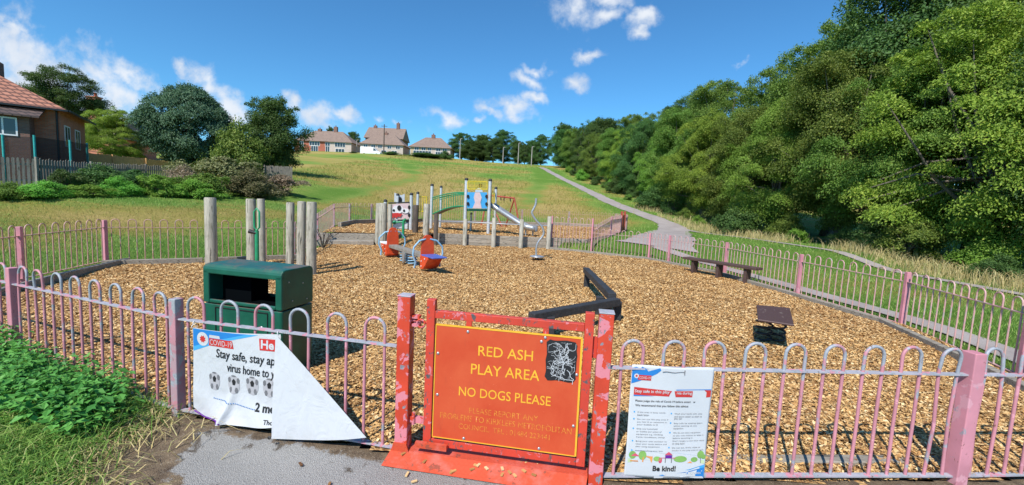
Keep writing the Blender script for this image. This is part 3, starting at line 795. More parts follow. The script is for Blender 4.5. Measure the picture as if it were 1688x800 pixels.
# retaining wall with its handrail posts
rw = thing('retaining_wall', 'low wall of weathered horizontal boards holding up the raised play area', 'wall', (-3.13, 17.75, 0))
for k, (z0, z1) in enumerate(((-.15, .16), (.165, .33), (.335, .50))):
    mb = MB()
    for i in range(len(WALLPTS) - 1):
        A_, e, nrm, L = frame(WALLPTS[i], WALLPTS[i + 1])
        o_ = nrm * (.002 * ((k + i) % 3))
        mb.bar(A_ + o_ + Vector((0, 0, (z0 + z1) / 2)), A_ + e * L + o_ + Vector((0, 0, (z0 + z1) / 2)), .11, z1 - z0)
    mb.build('board', M['sleeper'] if k else M['kerbwood'], rw, bevel=.008, world=True)
hr = thing('handrail', 'row of grey timber posts with a thin rail along the retaining wall', 'handrail', (-3.13, 17.6, 0))
hp = []
for px, top_, base_ in ((718, 353, 406), (766, 361, 406), (813, 359, 409), (858, 362, 411), (903, 357, 412)):
    b_ = P(px, base_, 0); b_.y -= .05; h_ = Y(px, top_, b_.y).z
    mb = MB(); mb.tube([(b_.x, b_.y, -.2), (b_.x, b_.y, h_ - .015), (b_.x, b_.y, h_)], [.095, .09, .07], 12)
    o = mb.build('post', M['post'], hr, world=True); hp.append((b_, h_))
    if px == 718: tag(o, 'darker shorter end post')
    if px == 718: o.data.materials[0] = M['postdark']
mb = MB(); mb.tube([(b_.x, b_.y + .01, Y(760, 365.5, 18).z + (0.0)) for b_, h_ in hp], .022, 8); mb.build('rail', M['steel'], hr, world=True)

# timber steps
stp = thing('timber_steps', 'two weathered sleeper steps up to the raised play area', 'steps', (-6.3, 16.4, 0))
for k, (off_, z0, z1) in enumerate(((-.75, -.1, .2), (-.05, .1, .42))):
    mb = MB(); a_ = Vector((-7.75, 16.15 + off_, 0)); b_ = Vector((-5.35, 17.1 + off_, 0))
    mb.bar(a_ + Vector((0, 0, (z0 + z1) / 2)), b_ + Vector((0, 0, (z0 + z1) / 2)), .2, z1 - z0)
    if k == 0:
        mb2 = MB(); d_ = Vector((-.37, .93, 0)) * .42
        mb2.bar(a_ + d_ + Vector((0, 0, .165)), b_ + d_ + Vector((0, 0, .165)), .66, .06); mb2.build('tread', M['kerbwood'], stp, world=True)
    mb.build('riser', M['sleeper'], stp, bevel=.012, world=True)

# ------------------------------------------------------------------ gate
GA, GE, GN, GL = frame((-.79, 3.06), (.68, 2.84))
def gp(s, z, off=0.0): return GA + GE * s + GN * off + Vector((0, 0, z))
def onplane(fr, s, z, off=0.0): return fr[0] + fr[1] * s + fr[2] * off + Vector((0, 0, z))
ang = math.atan2(GE.y, GE.x); Mg = Matrix.Rotation(ang, 3, 'Z')
def gate_post(s, label, top_z=1.235):
    t = thing('gate_post', label, 'gate post', gp(s, 0), 0)
    mb = MB(); mb.box(gp(s, top_z / 2 - .1), (.098, .098, top_z + .2), Mg); mb.build('shaft', M['red_post'], t, bevel=.006, world=True)
    mb = MB(); mb.box(gp(s, top_z + .004), (.104, .104, .008), Mg); mb.build('cap', M['rail'], t, bevel=.002, world=True)
    return t
p1 = gate_post(.04, 'flaking red and pink gate post carrying the two hinges')
mb = MB(); mb.prism([(-.09, 0), (.09, 0), (.05, .13), (-.05, .13)], .012, gp(.04, 0, .056), GE, Vector((0, 0, 1)));
mb.build('foot_gusset', M['red_plate'], p1, world=True)
gate_post(1.475, 'flaking pink and red gate post on the latch side next to the white notice')
gt = thing('gate', 'red metal gate with an orange play area sign board bolted in its frame', 'gate', gp(.72, 0))
zb0, zt0 = .12, 1.225
for s in (.235, 1.365):
    mb = MB(); mb.box(gp(s, (zb0 + zt0) / 2), (.062, .052, zt0 - zb0), Mg); mb.build('stile', M['red_gate'], gt, bevel=.004, world=True)
mb = MB(); mb.box(gp(.80, 1.118), (1.066, .046, .055), Mg); mb.build('top_rail', M['red_gate'], gt, bevel=.004, world=True)
mb = MB(); mb.box(gp(.80, .150), (1.066, .048, .058), Mg); mb.build('bottom_rail', M['red_gate'], gt, bevel=.004, world=True)
sb = None
mb = MB(); mb.prism([(.282, .205), (1.327, .20), (1.32, 1.05), (.284, 1.052)], .012, gp(0, 0, .032), GE, Vector((0, 0, 1))); 
sb = mb.build('sign_board', M['sign'], gt, bevel=.002, world=True)
mb = MB()
pts = [(.282, .205), (1.327, .20), (1.32, 1.05), (.284, 1.052)]
for i in range(4):
    a_, b_ = pts[i], pts[(i + 1) % 4]
    wdt = .013 if i in (1, 2) else .006
    mb.bar(gp(*a_, .0385), gp(*b_, .0385), .004, wdt)
mb.build('yellow_edge', M['yellow'], sb, world=False).data.transform(Matrix.Translation(-Vector(gt.location)))
for s, z in ((.52, .16), (1.07, .16), (.52, 1.075), (1.07, 1.075)):
    mb = MB(); mb.box(gp(s, z + (.02 if z < .5 else 0), .012), (.04, .02, .075), Mg); mb.build('lug', M['red_gate'], gt, world=True)

def text_mesh(name, s, x0, x1, zb_, zt, fr, off, mat, parent, bold=0.0, slant=0.0, cut=None, thin=False):
    cu = bpy.data.curves.new('txt', 'FONT'); cu.body = s; cu.size = 1; cu.offset = bold; cu.shear = slant
    cu.resolution_u = 3
    tmp = bpy.data.objects.new('txt', cu); COL.objects.link(tmp)
    dg = bpy.context.evaluated_depsgraph_get(); me = bpy.data.meshes.new_from_object(tmp.evaluated_get(dg))
    bpy.data.objects.remove(tmp); bpy.data.curves.remove(cu)
    n = len(me.vertices); co = np.empty(n * 3, np.float32); me.vertices.foreach_get('co', co); co = co.reshape(-1, 3)
    a0, a1 = co[:, 0].min(), co[:, 0].max(); b0, b1 = co[:, 1].min(), co[:, 1].max()
    u = x0 + (co[:, 0] - a0) / (a1 - a0) * (x1 - x0); w = zb_ + (co[:, 1] - b0) / (b1 - b0) * (zt - zb_)
    O, e, nn, L = fr
    offs = off(u, w) if callable(off) else np.full(n, off)
    V = np.array(O)[None] + np.outer(u, np.array(e)) + np.outer(offs, np.array(nn)); V[:, 2] = w
    base = Vector((0, 0, 0)); p = parent
    while p is not None: base = base + Vector(p.location); p = p.parent
    V = V - np.array(base)[None]
    me.vertices.foreach_set('co', V.astype(np.float32).ravel()); me.update(); me.name = name
    o = bpy.data.objects.new(name, me); COL.objects.link(o); o.parent = parent
    me.materials.clear(); me.materials.append(mat)
    return o
GF = (GA, GE, GN, GL)
for s, x0, x1, z0, z1, m_, bo in (('RED ASH', .601, .992, .853, .927, 'yellow', .004), ('PLAY AREA', .553, 1.045, .715, .79, 'yellow', .004), ('NO DOGS PLEASE', .470, 1.133, .543, .612, 'yellow', .004),
                              ('PLEASE REPORT ANY', .553, 1.052, .420, .462, 'yellow_worn', -.004), ('PROBLEMS TO KIRKLEES METROPOLITAN', .336, 1.29, .357, .40, 'yellow_worn', -.004), ('COUNCIL  TEL : 01484 223441', .478, 1.14, .293, .333, 'yellow_worn', -.004)):
    text_mesh('lettering', s, x0, x1, z0, z1, GF, .0392, M[m_], sb, bo)
# the scratched black sticker
rs = np.random.default_rng(3)
mb = MB(); sp_ = []
for k in range(28):
    t = k / 28 * 6.283; u = max(-1, min(1, 1.35 * math.cos(t))); w = max(-1, min(1, 1.35 * math.sin(t)))
    sp_.append((1.188 + .104 * u + .004 * math.sin(k * 2.1), .877 + .143 * w + .004 * math.sin(k * 1.3)))
mb.prism(sp_, .003, gp(0, 0, .0405), GE, Vector((0, 0, 1))); stk = mb.build('black_sticker', M['black'], sb, world=False); stk.data.transform(Matrix.Translation(-Vector(gt.location)))
mb = MB()
for k in range(64):
    x0, z0 = 1.188 + rs.normal() * .042, .877 + rs.normal() * .062
    aa = rs.uniform(0, 6.28); wd_ = rs.choice([.0012, .0016, .0022, .0036])
    for q_ in range(int(rs.integers(3, 9))):
        aa += rs.normal() * .55; L_ = rs.uniform(.008, .026)
        x1_ = min(1.282, max(1.094, x0 + math.cos(aa) * L_)); z1_ = min(1.006, max(.748, z0 + math.sin(aa) * L_))
        if math.hypot(x1_ - x0, z1_ - z0) > .003:
            mb.bar(gp(x0, z0, .0425), gp(x1_, z1_, .0425), .0008, wd_, up=(GE * -math.sin(aa) + Vector((0, 0, math.cos(aa)))))
        x0, z0 = x1_, z1_
o = mb.build('scratches', M['paper'], stk, world=False); o.data.transform(Matrix.Translation(-Vector(gt.location)))
for s, z in ((.52, 1.02), (1.07, 1.03), (.305, .84), (.31, .53), (.52, .222), (1.07, .222), (1.30, .79), (1.30, .42), (1.045, 1.0)):
    mb = MB(); mb.sphere(gp(s, z, .040), (.011, .006, .011), 10, 6); o = mb.build('bolt', M['steel'], gt, world=True)
# hinges: an eye bolt above, a pin below
h = MB(); h.tube([gp(.085, 1.055), gp(.150, 1.055), gp(.205, 1.04)], .011, 8); h.tube([gp(.165 + .03 * math.cos(t), 1.045 + .03 * math.sin(t), .03) for t in np.linspace(0, 6.0, 12)], .007, 6); h.box(gp(.12, 1.085), (.06, .05, .02), Mg); h.box(gp(.12, 1.025), (.06, .05, .02), Mg)
h.build('hinge', M['red_post'], gt, world=True)
h = MB(); h.box(gp(.15, .30), (.13, .03, .045), Mg); h.tube([gp(.125, .27, .02), gp(.125, .36, .02)], .013, 8); h.build('hinge', M['red_post'], gt, world=True)
h = MB(); h.box(gp(1.412, .98, -.012), (.05, .012, .15), Mg); h.build('latch', M['red_gate'], gt, world=True)
mb = MB(); mb.bar(gp(.16, .14, .055), gp(.40, .14, .055), .03, .04); mb.build('stop_bracket', M['red_plate'], gt, world=True)
# a shallow ramp
tp = thing('threshold_plate', 'red chequered metal plate on the ground under the gate', 'plate', gp(.7, 0))
mb = MB(); mb.add([gp(-.03, .072, .05), gp(1.42, .072, .05), gp(1.42, .076, -.05), gp(-.03, .076, -.05), gp(-.05, .016, .175), gp(1.40, .016, .185)], [(0, 1, 2, 3), (4, 5, 1, 0), (4, 0, 3), (5, 2, 1)])
mb.build('plate', M['red_plate'], tp, world=True)
bits = MB()
for k in range(14):
    s_, o_ = rs.uniform(.05, 1.1), rs.uniform(.065, .16); z_ = .072 - (o_ - .05) / .125 * .056 + .006
    M3 = Matrix.Rotation(rs.uniform(0, 3), 3, 'Z'); bits.box(gp(s_, z_, o_), (.035, .018, .008), M3)
for k in range(26):
    x_, y_ = rs.uniform(-2.2, -.2), rs.uniform(1.9, 2.9); bits.box((x_, y_, .022), (rs.uniform(.02, .05), .016, .008), Matrix.Rotation(rs.uniform(0, 3), 3, 'Z'))
tag(bits.build('wood_chips', M['chip']), 'scattered wood chips strewn on the red plate and the asphalt', 'wood chips', kind='stuff')

# ------------------------------------------------------------------ banner tied to the railing
BF = frame((-2.77, 3.46), (-.84, 3.06))
bn = thing('banner', 'torn white banner with footballs and a red heading, half folded over the railing', 'banner', onplane(BF, 1.0, 0, .03))
def bulge(u, w):
    u = np.asarray(u, float); w = np.asarray(w, float)
    k = np.clip((.32 - w) / .3, 0, 1)
    b = .035 + .05 * k ** 2 * np.clip((u - .18) / .25, 0, 1) + .018 * np.sin(u * 9 + 1) * k + .012 * np.sin((u + w) * 14) * k
    fold = np.exp(-((u - .55 - (w - .2) * .35) / .035) ** 2) * np.clip((.38 - w) / .25, 0, 1)
    return b + .045 * fold + .006 * np.sin(u * 7 + w * 5)
nu, nw = 120, 96; V = []; 
left_b = lambda t: (.200 - .012 * t, .800 + (.115 - .800) * t)
for j in range(nw + 1):
    t = j / nw
    for i in range(nu + 1):
        q = i / nu; u = .198 + (1.03 - .198) * q
        topz = .800 + .037 * q - .012 * math.sin(math.pi * q)
        ql = np.clip(q / .14, 0, 1); botz = .125 - .06 * ql - .022 * math.sin(math.pi * np.clip(q, 0, 1)) + (.045 if False else .03 * q * q)
        w = topz + (botz - topz) * t
        V.append(onplane(BF, u, w, float(bulge(u, w))))
ix = np.arange(len(V)).reshape(nw + 1, nu + 1)
Fq = np.stack([ix[1:, :-1], ix[1:, 1:], ix[:-1, 1:], ix[:-1, :-1]], -1).reshape(-1, 4)
fs = np_mesh('front_sheet', np.array(V) - np.array(bn.location), Fq, M['vinyl'], bn, smooth=True)
V = []; n_ = 26
for j in range(n_ + 1):
    t = j / n_
    for i in range(n_ + 1):
        q = i / n_
        a_ = Vector((1.003, .838)).lerp(Vector((1.022, .030)), t); b_ = Vector((1.006, .838)).lerp(Vector((1.800, .140)), t)
        p_ = a_.lerp(b_, q); sag = -.025 * math.sin(math.pi * q) * t
        off_ = .052 + .035 * t * (1 - q) + .012 * math.sin(q * 5 + t * 3) * t
        V.append(onplane(BF, p_.x, p_.y + sag, off_ + .03 * t * (1 - q)))
ix = np.arange(len(V)).reshape(n_ + 1, n_ + 1)
Fq = np.stack([ix[1:, :-1], ix[1:, 1:], ix[:-1, 1:], ix[:-1, :-1]], -1).reshape(-1, 4)
fl = np_mesh('folded_flap', np.array(V) - np.array(bn.location), Fq, M['vinyl'], bn, smooth=True); tag(fl, 'blank white folded over half')
mb = MB(); mb.lathe([(.004, 0), (.013, 0), (.013, .003), (.004, .003)], onplane(BF, 1.065, .085, .19), 14, Matrix.Rotation(R(90), 3, 'X')); mb.build('eyelet', M['black'], bn, world=True)
BO = lambda u, w: bulge(u, w) + .0012
def bflat(poly, mat, name, off=0.0, sub=10):
    me_pts = []
    c = (sum(p[0] for p in poly) / len(poly), sum(p[1] for p in poly) / len(poly))
    mb = MB(); ring = []
    for i in range(len(poly)):
        a_, b_ = Vector(poly[i]), Vector(poly[(i + 1) % len(poly)])
        for k in range(sub): ring.append(a_.lerp(b_, k / sub))
    cen = Vector(c); vs = [onplane(BF, cen.x, cen.y, float(BO(cen.x, cen.y)) + off)]
    m = 5
    for k in range(1, m + 1):
        for r_ in ring:
            q = cen.lerp(r_, k / m); vs.append(onplane(BF, q.x, q.y, float(BO(q.x, q.y)) + off))
    n = len(ring); fs_ = [(0, 1 + i, 1 + (i + 1) % n) for i in range(n)]
    for k in range(m - 1):
        for i in range(n): fs_.append((1 + k * n + i, 1 + (k + 1) * n + i, 1 + (k + 1) * n + (i + 1) % n, 1 + k * n + (i + 1) % n))
    mb.add(vs, fs_, True)
    o = mb.build(name, mat, fs, world=False); o.data.transform(Matrix.Translation(-Vector(bn.location))); return o
def circ(cx, cz, rx, rz, n=18, a0=0.0): return [(cx + rx * math.cos(a0 + 2 * math.pi * k / n), cz + rz * math.sin(a0 + 2 * math.pi * k / n)) for k in range(n)]
bflat([(.203, .795), (.200, .605), (.45, .705), (.83, .808), (.60, .800)], M['skyink'], 'blue_corner')
bflat([(.203, .796), (.2015, .645), (.40, .715), (.72, .803), (.50, .797)], M['blueink'], 'blue_corner', .0007)
bflat([(.36, .672), (.605, .672), (.592, .735), (.365, .735)], M['redink'], 'logo_label', .0014, 6)
bflat([(.365, .738), (.475, .738), (.47, .762), (.37, .762)], M['vinyl'], 'logo_label', .0014, 6)
bflat(circ(.300, .718, .058, .058), M['vinyl'], 'logo_disc', .0018, 2)
bflat([(.300 + (.034 if k % 2 else .022) * math.cos(k * .393), .718 + (.034 if k % 2 else .022) * math.sin(k * .393)) for k in range(16)], M['redink'], 'logo_virus', .0024, 2)
BT = lambda u, w: bulge(u, w) + .0036
text_mesh('lettering', 'COVID-19', .372, .592, .681, .726, BF, BT, M['vinyl'], fs, -.005)
bflat([(.845, .690), (1.002, .694), (1.002, .790), (.838, .784)], M['redink'], 'heading_block', .0012, 6)
text_mesh('lettering', 'He', .856, .972, .704, .776, BF, BT, M['vinyl'], fs, .03)
text_mesh('lettering', 'Stay safe, stay ap', .430, .982, .558, .655, BF, BT, M['ink'], fs, .012, .12)
text_mesh('lettering', 'virus home to y', .535, .984, .455, .548, BF, BT, M['ink'], fs, .012, .12)
text_mesh('lettering', '2 me', .815, .985, .190, .262, BF, BT, M['ink'], fs, .03)
text_mesh('lettering', 'Tho', .905, .985, .105, .140, BF, BT, M['ink'], fs, .015)
for k, (u, w) in enumerate(((.405, .375), (.598, .375), (.778, .39), (.935, .395))):
    bx = .058 if k != 0 else .052
    bflat(circ(u, w, bx, .078, 20), M['pinkpanel'] if False else M['ballgrey'], 'football', .0010, 2)
    bflat(circ(u, w + .018, bx * .36, .030, 5, R(90)), M['ink'], 'football_patch', .0018, 3)
    for aa in (20, 160, 232, 308):
        cx_, cz_ = u + bx * .78 * math.cos(R(aa)), w + .058 * math.sin(R(aa)) + (.015 if aa < 200 else 0)
        bflat(circ(cx_, cz_, bx * .26, .026, 6, R(aa)), M['greyink'], 'football_patch', .0018, 2)
    bflat(circ(u, w + .070, bx * .42, .008, 8), M['greyink'], 'football_patch', .0018, 2)
mb = MB()
for k in range(26):
    u = .40 + .41 * k / 25; w = .232 - .028 * (k / 25) ** .7
    mb.sphere(onplane(BF, u, w, float(BO(u, w)) + .002), .0042, 6, 4)
mb.build('dotted_line', M['blueink'], fs, world=False).data.transform(Matrix.Translation(-Vector(bn.location)))
mb = MB(); pts = [onplane(BF, u, .068 - .010 * math.sin(u * 3) + (.05 * (1 - min(1, (u - .19) / .12))), float(bulge(u, .07)) + .004) for u in np.linspace(.215, .52, 12)]
mb.tube(pts, .006, 6); mb.build('purple_hem', M['purple'], fs, world=False).data.transform(Matrix.Translation(-Vector(bn.location)))
mb = MB()
for u in (.205, 1.0):
    mb.tube([onplane(BF, u + .012 * math.cos(t), .825 + .03 * math.sin(t), .02 + .02 * math.sin(t * 2)) for t in np.linspace(0, 6.28, 14)], .003, 5)
mb.build('cable_tie', M['white'], bn, world=True)

# ------------------------------------------------------------------ notice on the right-hand railing
NF = frame((.72, 2.86), (3.44, 3.05))
nt = thing('notice', 'white laminated play area notice with torn blue top fixed to the pink railing', 'notice', onplane(NF, .44, 0, .03))
def npos(u, w): # sheet coordinates 0..1 from the lower left
    s = (.149 + (.735 - .149) * u); z = (.062 - .008 * u) + (.876 - .062 + 0 * u) * w
    return s, z
def noff(u, w): return .03 + .012 * np.sin(np.asarray(u) * 3.1) + .006 * np.sin(np.asarray(w) * 6 + np.asarray(u) * 2)
V = []; nn_ = 44
for j in range(nn_ + 1):
    for i in range(nn_ + 1):
        u, w = i / nn_, j / nn_; s, z = npos(u, w); z += .004 * math.sin(u * 9) * (w > .99)
        V.append(onplane(NF, s, z, float(noff(u, w))))
ix = np.arange(len(V)).reshape(nn_ + 1, nn_ + 1)
Fq = np.stack([ix[:-1, :-1], ix[:-1, 1:], ix[1:, 1:], ix[1:, :-1]], -1).reshape(-1, 4)
sheet = np_mesh('sheet', np.array(V) - np.array(nt.location), Fq, M['paper'], nt, smooth=True)
so = sheet.modifiers.new('thickness', 'SOLIDIFY'); so.thickness = .002; so.offset = -1
def nflat(poly, mat, name, off=.004):
    off *= .5
    mb = MB(); vs = []
    for u, w in poly:
        s, z = npos(u, w); vs.append(onplane(NF, s, z, float(noff(u, w)) + off))
    c = sum((v for v in vs), Vector()) / len(vs); n = len(vs)
    mb.add(vs + [c], [(i, (i + 1) % n, n) for i in range(n)])
    o = mb.build(name, mat, sheet, world=False); o.data.transform(Matrix.Translation(-Vector(nt.location))); return o
def ntext(s, u0, u1, w0, w1, mat, bold=0.0, off=.0036):
    s0, z0 = npos(u0, w0); s1, z1 = npos(u1, w1)
    return text_mesh('lettering', s, s0, s1, z0, z1, NF, lambda U, W: noff((U - .149) / .586, (W - .06) / .81) + off, M[mat], sheet, bold)
nflat([(.005, .835), (.005, .975), (.05, .985), (.09, .965), (.12, .99), (.17, .97), (.2, .945), (.25, .965), (.29, .95), (.33, .985), (.345, .965), (.30, .935), (.24, .91), (.10, .86)], M['blueink'], 'blue_flash')
nflat([(.08, .87), (.235, .87), (.235, .915), (.08, .915)], M['redink'], 'logo_label', .0052)
nflat(circ(.06, .905, .028, .021), M['paper'], 'logo_disc', .006); nflat(circ(.06, .905, .013, .010), M['redink'], 'logo_virus', .0068)
ntext('COVID-19', .095, .225, .88, .905, 'paper')
nflat([(.045, .735), (.47, .735), (.48, .76), (.50, .785), (.045, .805)], M['redink'], 'heading_band'); nflat([(.55, .732), (.755, .735), (.755, .79), (.53, .785)], M['redink'], 'heading_band')
nflat([(.93, .735), (.985, .74), (.985, .80), (.90, .80), (.93, .79)], M['redink'], 'heading_band'); nflat([(.55, .792), (.985, .803), (.985, .81), (.55, .80)], M['blueink'], 'heading_edge')
nflat([(.045, .725), (.30, .733), (.045, .737)], M['blueink'], 'heading_edge', .0048)
ntext('Stay safe in this play', .055, .47, .750, .790, 'paper', .012); ntext('rea during', .56, .745, .750, .785, 'paper', .012)
ntext('Please judge the risk of Covid-19 before enteri   w', .07, .80, .673, .702, 'ink', .012); ntext('We recommend that you follow this advice:', .072, .72, .632, .662, 'ink', .012)
colL = ['If the area is busy come', 'back later', '', 'Do not use the play area if', 'you feel ill or someone in', 'your bubble is ill', '', 'Only one household', 'or bubble per piece of', 'equipment e.g. climbing', 'frame, roundabout, swings', '', 'Bring your own sanitiser to', 'clean your hands before and', 'after using equipment', '', 'Avoid touching your face']
colR = ['Wash your hands with soap', 'and warm water as soon as', 'you can', '', 'Stay safe by staying apart', 'whilst waiting to use', 'equipment', '', 'We do not clean equipment', 'so you may choose to wipe it', 'before touching it', 'Don\'t forget to put your wipe', 'in the bin!', '', 'Do not eat, drink, vape or', 'smoke in the play area or gym']
for col, u0, w0 in ((colL, .105, .578), (colR, .555, .575)):
    w = w0; prev = ''
    for ln in col:
        if ln:
            ntext(ln, u0, u0 + .0140 * len(ln), w, w + .017, 'greyink', .004)
            if prev == '': nflat(circ(u0 - .038, w + .009, .010, .0075, 10), M['skyink'], 'bullet')
        w -= .024 if ln else .013
        prev = ln
nflat([(.03, .135), (.99, .135), (.985, .20), (.80, .215), (.62, .235), (.45, .225), (.30, .245), (.15, .25), (.03, .235)], M['paleink'], 'printed_hills', .003)
nflat([(.03, .133), (.99, .133), (.98, .165), (.6, .175), (.3, .165), (.03, .17)], M['limeink'], 'printed_lawn', .0038)
for u, w, a_, b_, m_ in ((.08, .205, .045, .035, 'greenink'), (.20, .205, .048, .042, 'greenink'), (.38, .178, .045, .022, 'greenink'), (.67, .178, .085, .028, 'greenink'), (.85, .172, .045, .022, 'greenink'), (.93, .215, .045, .035, 'greenink'), (.97, .195, .03, .022, 'greenink'), (.42, .165, .022, .026, 'pinkink')):
    nflat(circ(u, w, a_, b_, 14), M[m_], 'printed_tree', .0046)
for poly, m_ in (([(.06, .195), (.165, .195), (.11, .222)], 'pinkink'), ([(.05, .145), (.155, .145), (.15, .155), (.06, .155)], 'orangeink'), ([(.47, .215), (.57, .215), (.52, .243)], 'pinkink'), ([(.478, .145), (.488, .145), (.488, .215), (.478, .215)], 'greyink'), ([(.555, .145), (.565, .145), (.565, .215), (.555, .215)], 'greyink'), ([(.48, .185), (.562, .185), (.562, .212), (.48, .212)], 'purple'), ([(.43, .185), (.61, .185), (.61, .190), (.43, .190)], 'pinkink'),
              ([(.20, .145), (.215, .145), (.22, .19), (.205, .19)], 'orangeink'), ([(.31, .145), (.32, .145), (.325, .198), (.24, .20), (.24, .195), (.312, .193)], 'orangeink'), ([(.76, .142), (.83, .142), (.80, .158)], 'orangeink'), ([(.93, .14), (.938, .14), (.938, .19), (.93, .19)], 'greyink')):
    nflat(poly, M[m_], 'printed_play_kit', .0054)
ntext('Be kind!', .335, .62, .065, .118, 'ink', .03)
nflat([(.42, .028), (.99, .005), (.992, .125), (.80, .085)], M['skyink'], 'blue_corner', .003); nflat([(.42, .022), (.99, .004), (.992, .10), (.75, .06)], M['blueink'], 'blue_corner', .004)
nflat([(.50, .02), (.58, .02), (.56, .05), (.52, .045)], M['paper'], 'torn_patch', .0052); nflat([(.36, .0), (.99, .0), (.97, .018), (.80, .024), (.70, .015), (.55, .022), (.36, .018)], M['paper'], 'torn_patch', .0058)
nflat(circ(.772, .052, .020, .015), M['paper'], 'logo_disc', .0055); nflat(circ(.772, .052, .010, .0075), M['blueink'], 'logo_disc', .0064)
ntext('Kirklees', .805, .945, .040, .068, 'paper', .004); nflat(circ(.958, .068, .006, .005, 8), M['paper'], 'logo_dot', .0055)
mb = MB()
mb.tube([onplane(NF, *npos(.36 + .27 * t, .955 + .004 * math.sin(9 * t)), .048) for t in np.linspace(0, 1, 8)], .002, 5); mb.tube([onplane(NF, *npos(.63, .955 + .02 * t), .048) for t in (-1, 0, 1)], .003, 5)
mb.build('wire_tie', M['greyink'], nt, world=True)

# ------------------------------------------------------------------ litter bin
bw, bd, bh = .955, .46, 1.15
lb = thing('litter_bin', 'dark green double litter bin with a wide slot under its hood', 'litter bin', (-3.173, 4.317, .02), -.226)
def rrect(w, d, r, n=5):
    pts = []
    for cx_, cy_, a0 in ((w - r, r, -90), (w - r, d - r, 0), (r, d - r, 90), (r, r, 180)):
        for k in range(n + 1):
            t = R(a0 + 90 * k / n); pts.append((cx_ + r * math.cos(t), cy_ + r * math.sin(t)))
    return pts
mb = MB(); lowz = .735
mb.prism([(u, v) for u, v in rrect(bw, bd, .03)], lowz, (0, 0, lowz / 2), (1, 0, 0), (0, 1, 0)); mb.build('body', M['bin'], lb, bevel=.006)
hd = MB()   # hood: two end walls, front and back rims around the slots, and a roof with a rounded front edge
hz0 = lowz + .012
for x0, x1 in ((.0, .075), (bw - .075, bw)): hd.box(((x0 + x1) / 2, bd / 2, (hz0 + bh - .06) / 2), (x1 - x0, bd, bh - .06 - hz0))
prof = [(0, bh - .10), (0, bh - .05), (.008, bh - .028), (.028, bh - .008), (.055, bh), (bd - .055, bh), (bd - .028, bh - .008), (bd - .008, bh - .028), (bd, bh - .05), (bd, bh - .10), (bd - .05, bh - .085), (.05, bh - .085)]
hd.prism(prof, bw, (bw / 2, 0, 0), (0, 1, 0), (0, 0, 1))
for y0 in (.0125, bd - .0125): hd.box((bw / 2, y0, hz0 + .02), (bw - .15, .025, .04))
hd.build('hood', M['bin'], lb, bevel=.012)
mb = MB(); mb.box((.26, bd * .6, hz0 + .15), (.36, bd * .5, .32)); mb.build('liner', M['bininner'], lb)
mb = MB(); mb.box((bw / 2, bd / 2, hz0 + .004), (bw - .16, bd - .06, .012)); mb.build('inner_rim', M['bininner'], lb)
mb = MB(); mb.box((.16, -.004, .40), (.006, .010, .62)); mb.box((bw - .16, -.004, .40), (.006, .010, .62)); mb.box((bw / 2, -.004, .71), (bw - .32, .010, .006)); mb.build('door_seam', M['holeblack'], lb)
mb = MB(); mb.lathe([(.001, 0), (.016, 0), (.018, .008), (.001, .01)], (bw - .22, -.012, .56), 10, Matrix.Rotation(R(90), 3, 'X')); mb.build('lock', M['steel'], lb)
for (yy, zz) in ((.10, 1.02), (.30, .98), (.15, .82), (.36, .80)):
    mb = MB(); mb.sphere((bw + .001, yy, zz), (.004, .008, .008), 8, 5); mb.build('rivet', M['steel'], lb)

# ------------------------------------------------------------------ tall timber posts
def timber_post(px, top_, base, r, label, mat='post', group='upright timber posts by the railing'):
    b_ = P(px, base, 0); h_ = Y(px, top_, b_.y).z
    mb = MB(); lean = .012 * random.uniform(-1, 1)
    k = [(-.3, r), (.0, r * 1.02), (h_ * .5, r * .99), (h_ - .03, r * .97), (h_, r * .86)]
    mb.tube([(lean * z, 0, z) for z, q in k], [q for z, q in k], 16)
    o = mb.build('timber_post', M[mat], None); o.location = (b_.x, b_.y, 0)
    return tag(o, label, 'timber post', group)
timber_post(349, 326, 440, .132, 'weathered round post standing alone at the near end of the railing group')
timber_post(415, 328, 440, .115, 'weathered round post touching the green talk tube')
timber_post(432, 328, 442, .092, 'slimmer round post right behind the green talk tube')
timber_post(478, 334, 447, .095, 'shortest thin grey round post of the trio behind the bin')
timber_post(496, 332, 450, .098, 'middle grey round post of the trio behind the bin')
timber_post(513, 333, 455, .112, 'thickest grey round post nearest the timber steps')
g2 = 'timber posts at the foot of the ramp'
timber_post(622, 335, 404, .10, 'pale round post at the end of the timber steps, half behind a thick one', group=g2)
timber_post(631, 335, 408, .15, 'thickest pale round post at the end of the timber steps', group=g2)
timber_post(642, 337, 411, .085, 'dark half shaded post in front of the face panel', 'post', g2)
timber_post(684, 338, 402, .125, 'dark brown post beside the bark ramp', 'postdark', g2)
timber_post(701, 336, 404, .13, 'tall pale grey round post beside the retaining wall', group=g2)

